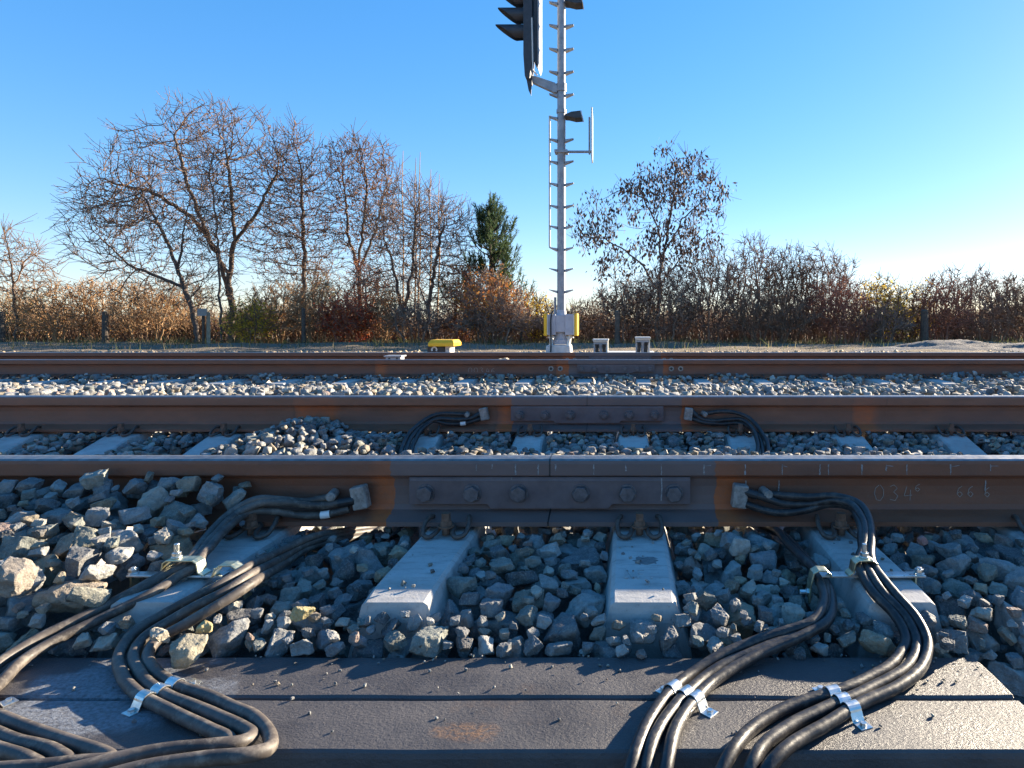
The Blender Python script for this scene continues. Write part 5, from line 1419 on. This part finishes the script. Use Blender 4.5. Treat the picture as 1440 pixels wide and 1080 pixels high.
TB, TR, TP, TT = M['twigbrown'], M['twigred'], M['twigpurple'], M['twigtan']
BUSHES = [
 ('olive-brown bush at the left edge behind the small bare tree', 20.8, 15, 408, 55, 420, TT, M['oliveleaf'], 900, .06),
 ('tangled brown bush left of the thick weathered post', 19.8, 80, 402, 55, 520, TT, M['orangeleaf'], 700, .05),
 ('tangled brown bush behind the thick weathered post', 20.4, 150, 392, 55, 560, TT, M['orangeleaf'], 600, .05),
 ('tangled tan bush between the thick post and the leaning tree', 19.6, 210, 405, 50, 520, TT, M['orangeleaf'], 400, .05),
 ('olive leafy bush under the leaning tree', 20.8, 255, 398, 45, 420, TB, M['oliveleaf'], 700, .06),
 ('bright yellow-green bush at the foot of the large bare tree', 18.6, 352, 428, 30, 260, TB, M['yellowleaf'], 1100, .075),
 ('tan twiggy bush between the large tree and the slender tree', 19.5, 392, 400, 42, 620, TT, M['orangeleaf'], 260, .05),
 ('tan twiggy bush right of the slim dark post', 19.3, 447, 405, 36, 520, TT, M['pod'], 420, .05),
 ('dark olive shrub behind the slim dark post', 21.0, 440, 372, 32, 330, TP, M['oliveleaf'], 900, .06),
 ('red-leaved bush below the tree with reddish leaves', 18.8, 487, 424, 36, 420, TR, M['redleaf'], 1500, .075),
 ('orange-brown bush right of the red-leaved bush', 19.4, 540, 415, 34, 460, TT, M['orangeleaf'], 420, .06),
 ('brown bush climbing the forked tree with reddish leaves', 20.2, 512, 372, 34, 420, TR, M['orangeleaf'], 450, .06),
 ('low dark twiggy bush under the rounded bare tree', 19.0, 592, 432, 46, 520, TP, M['pod'], 300, .05),
 ('orange-leaved bush just left of the pine', 19.6, 652, 372, 22, 300, TR, M['orangeleaf'], 900, .085),
 ('dark purplish bush with orange leaves in front of the pine', 19.0, 692, 388, 46, 820, TP, M['orangeleaf'], 1500, .08),
 ('low dark tangle of stems between the rounded tree and the signal mast', 18.6, 700, 432, 52, 620, TP, M['pod'], 200, .05),
 ('yellow-green bush left of the signal mast', 20.2, 752, 415, 26, 330, TB, M['yellowleaf'], 650, .075),
 ('dark low bush directly behind the signal mast', 19.4, 785, 440, 30, 380, TP, M['oliveleaf'], 400, .06),
 ('pale brown scrub bush right of the mast cabinet', 20.8, 828, 425, 28, 330, TB, M['pod'], 500, .06),
 ('dark bush with small brown leaves under the arching limb', 19.6, 882, 398, 40, 760, TP, M['pod'], 1600, .075),
 ('dense dark bush at the foot of the tree with seed pods', 19.2, 940, 380, 42, 900, TP, M['pod'], 1100, .065),
 ('tall grey-brown bush right of the tree with seed pods', 19.8, 1000, 352, 40, 900, TP, M['pod'], 500, .06),
 ('tallest grey-brown bush of the right-hand thicket', 20.2, 1058, 338, 42, 1000, TP, M['pod'], 500, .06),
 ('grey-brown bush in the middle of the right-hand thicket', 20.0, 1110, 350, 40, 900, TB, M['pod'], 400, .06),
 ('grey-brown bush closing the tall thicket at its right', 20.3, 1160, 354, 40, 880, TP, M['pod'], 400, .06),
 ('low brown bush with pale arching stems before the tall thicket', 18.3, 1085, 412, 60, 620, TB, None, 0, .05),
 ('reddish bush right of the tall thicket', 18.9, 1185, 398, 40, 760, TR, M['rustleaf'], 300, .05),
 ('yellow-leaved bush at the right', 20.0, 1242, 395, 34, 480, TB, M['yellowleaf'], 900, .085),
 ('dark low bush under the yellow-leaved bush', 18.9, 1240, 436, 42, 420, TP, M['pod'], 250, .05),
 ('thin yellowish bush between the yellow one and the stout post', 20.3, 1282, 402, 24, 300, TB, M['yellowleaf'], 420, .075),
 ('pinkish twiggy bush behind the stout post', 19.6, 1325, 398, 36, 620, TR, M['rustleaf'], 500, .06),
 ('tall thin shrub with sprays of pale leaves above the stout post', 20.8, 1335, 375, 40, 240, TB, M['pod'], 160, .07),
 ('bare grey-brown bush near the right edge', 20.0, 1392, 386, 40, 800, TP, M['pod'], 300, .06),
 ('bare brown bush at the very right edge', 19.8, 1448, 392, 44, 760, TB, M['pod'], 300, .06),
]
for k, (lab, d, cx, top, hw, na, tw, lf, nl, ls) in enumerate(BUSHES):
    bush(lab, d, cx, top, hw, int(na * 1.7), tw, lf, int(nl * 2.2), ls * 1.1, seed=100 + k, nst=9, twigs=int(na * 2.0))
# upright whips above the rounded tree belong to a shrub of their own
rg = np.random.default_rng(77); mb = MB(); d = 20.6
for px_, top in ((566, 212), (584, 222), (590, 214), (605, 238), (617, 245), (700, 330)):
    if px_ == 700: continue
    x = SX(px_, d); z1 = SZ(top, d)
    mb.tube([(x - .05, d + rg.uniform(-.3, .3), -.3), (x + .03, d, z1 * .5), (x - .02, d, z1 * .8), (x + .02, d, z1)], [.03, .024, .017, .008], 5)
tag(mb.build('sapling', M['twigtan'], None), 'clump of straight upright shoots rising above the rounded bare tree', 'sapling')

# distant scrub and rough grass: masses nobody could count
def scrub(name, label, d0, d1, px0, px1, top, n, mat, leafmat, seed, hgt_var=.4):
    rg = np.random.default_rng(seed); vs, qs, nb = [], [], 0
    for _ in range(n):
        d = rg.uniform(d0, d1); px_ = rg.uniform(px0, px1)
        x = SX(px_, d); hmax = (SZ(top, d) + .3) * (1 - hgt_var * rg.random()) * (.8 + .25 * math.sin(px_ * .03) * math.sin(px_ * .011 + 1))
        k = 5; L = rg.normal(0, .22, 2); P = np.array([[x + L[0] * hmax * (t ** 1.5), d + L[1] * hmax * t, -.3 + hmax * t] for t in np.linspace(0, 1, k)]) + rg.normal(0, .03, (k, 3))
        v, q, _ = tube_np(P, np.linspace(.018, .006, k), 3); vs.append(v); qs.append(q + nb); nb += len(v)
        for t in range(3):
            i0 = rg.integers(1, k - 1); e = P[i0] + rg.normal(0, .22, 3) + np.array([0, 0, .22])
            v, q, _ = tube_np(np.array([P[i0], (P[i0] + e) / 2 + rg.normal(0, .02, 3), e]), np.array([.010, .008, .005]), 3); vs.append(v); qs.append(q + nb); nb += len(v)
    V = np.concatenate(vs); Q = np.concatenate(qs); mi = np.zeros(len(Q), int)
    LV, LQ = leaf_quads(V, n * 4, .07, .4, rg, .1)
    Q = np.concatenate([Q, LQ + len(V)]); V = np.concatenate([V, LV]); mi = np.concatenate([mi, np.ones(len(LQ), int)])
    tag(link(name, np_mesh(name, V, Q, mi=mi), [mat, leafmat]), label, kind='stuff')
scrub('undergrowth', 'brown tangled undergrowth behind the bushes on the left', 20.5, 25, -220, 560, 428, 2200, M['twigbrown'], M['orangeleaf'], 31)
scrub('undergrowth', 'dark tangled undergrowth behind the signal mast', 20.5, 25, 560, 960, 432, 1300, M['twigpurple'], M['pod'], 32)
scrub('undergrowth', 'purplish brown undergrowth behind the right-hand bushes', 20.5, 25, 940, 1620, 424, 2000, M['twigpurple'], M['pod'], 33)
rg = np.random.default_rng(41); n = 5200
gx = rg.uniform(-20, 14, n); gy = 19.4 - 5.5 * rg.random(n) ** 2.6
P = np.stack([gx, gy, np.full(n, -.27)], 1); hgt = rg.uniform(.05, .16, (n, 1)) * (1 + .8 * np.sin(gx * 1.3)[:, None] ** 2)
lean = rg.normal(0, .35, (n, 3)); lean[:, 2] = 1; e = np.stack([np.cos(gx * 9), np.sin(gx * 9), 0 * gx], 1) * .010
V = np.stack([P - e, P + e, P + lean * hgt + e * .2, P + lean * hgt - e * .2], 1).reshape(-1, 3)
tag(link('grass', np_mesh('grass', V, np.arange(n * 4).reshape(-1, 4)), M['grass']), 'rough grass along the foot of the bushes', kind='stuff')
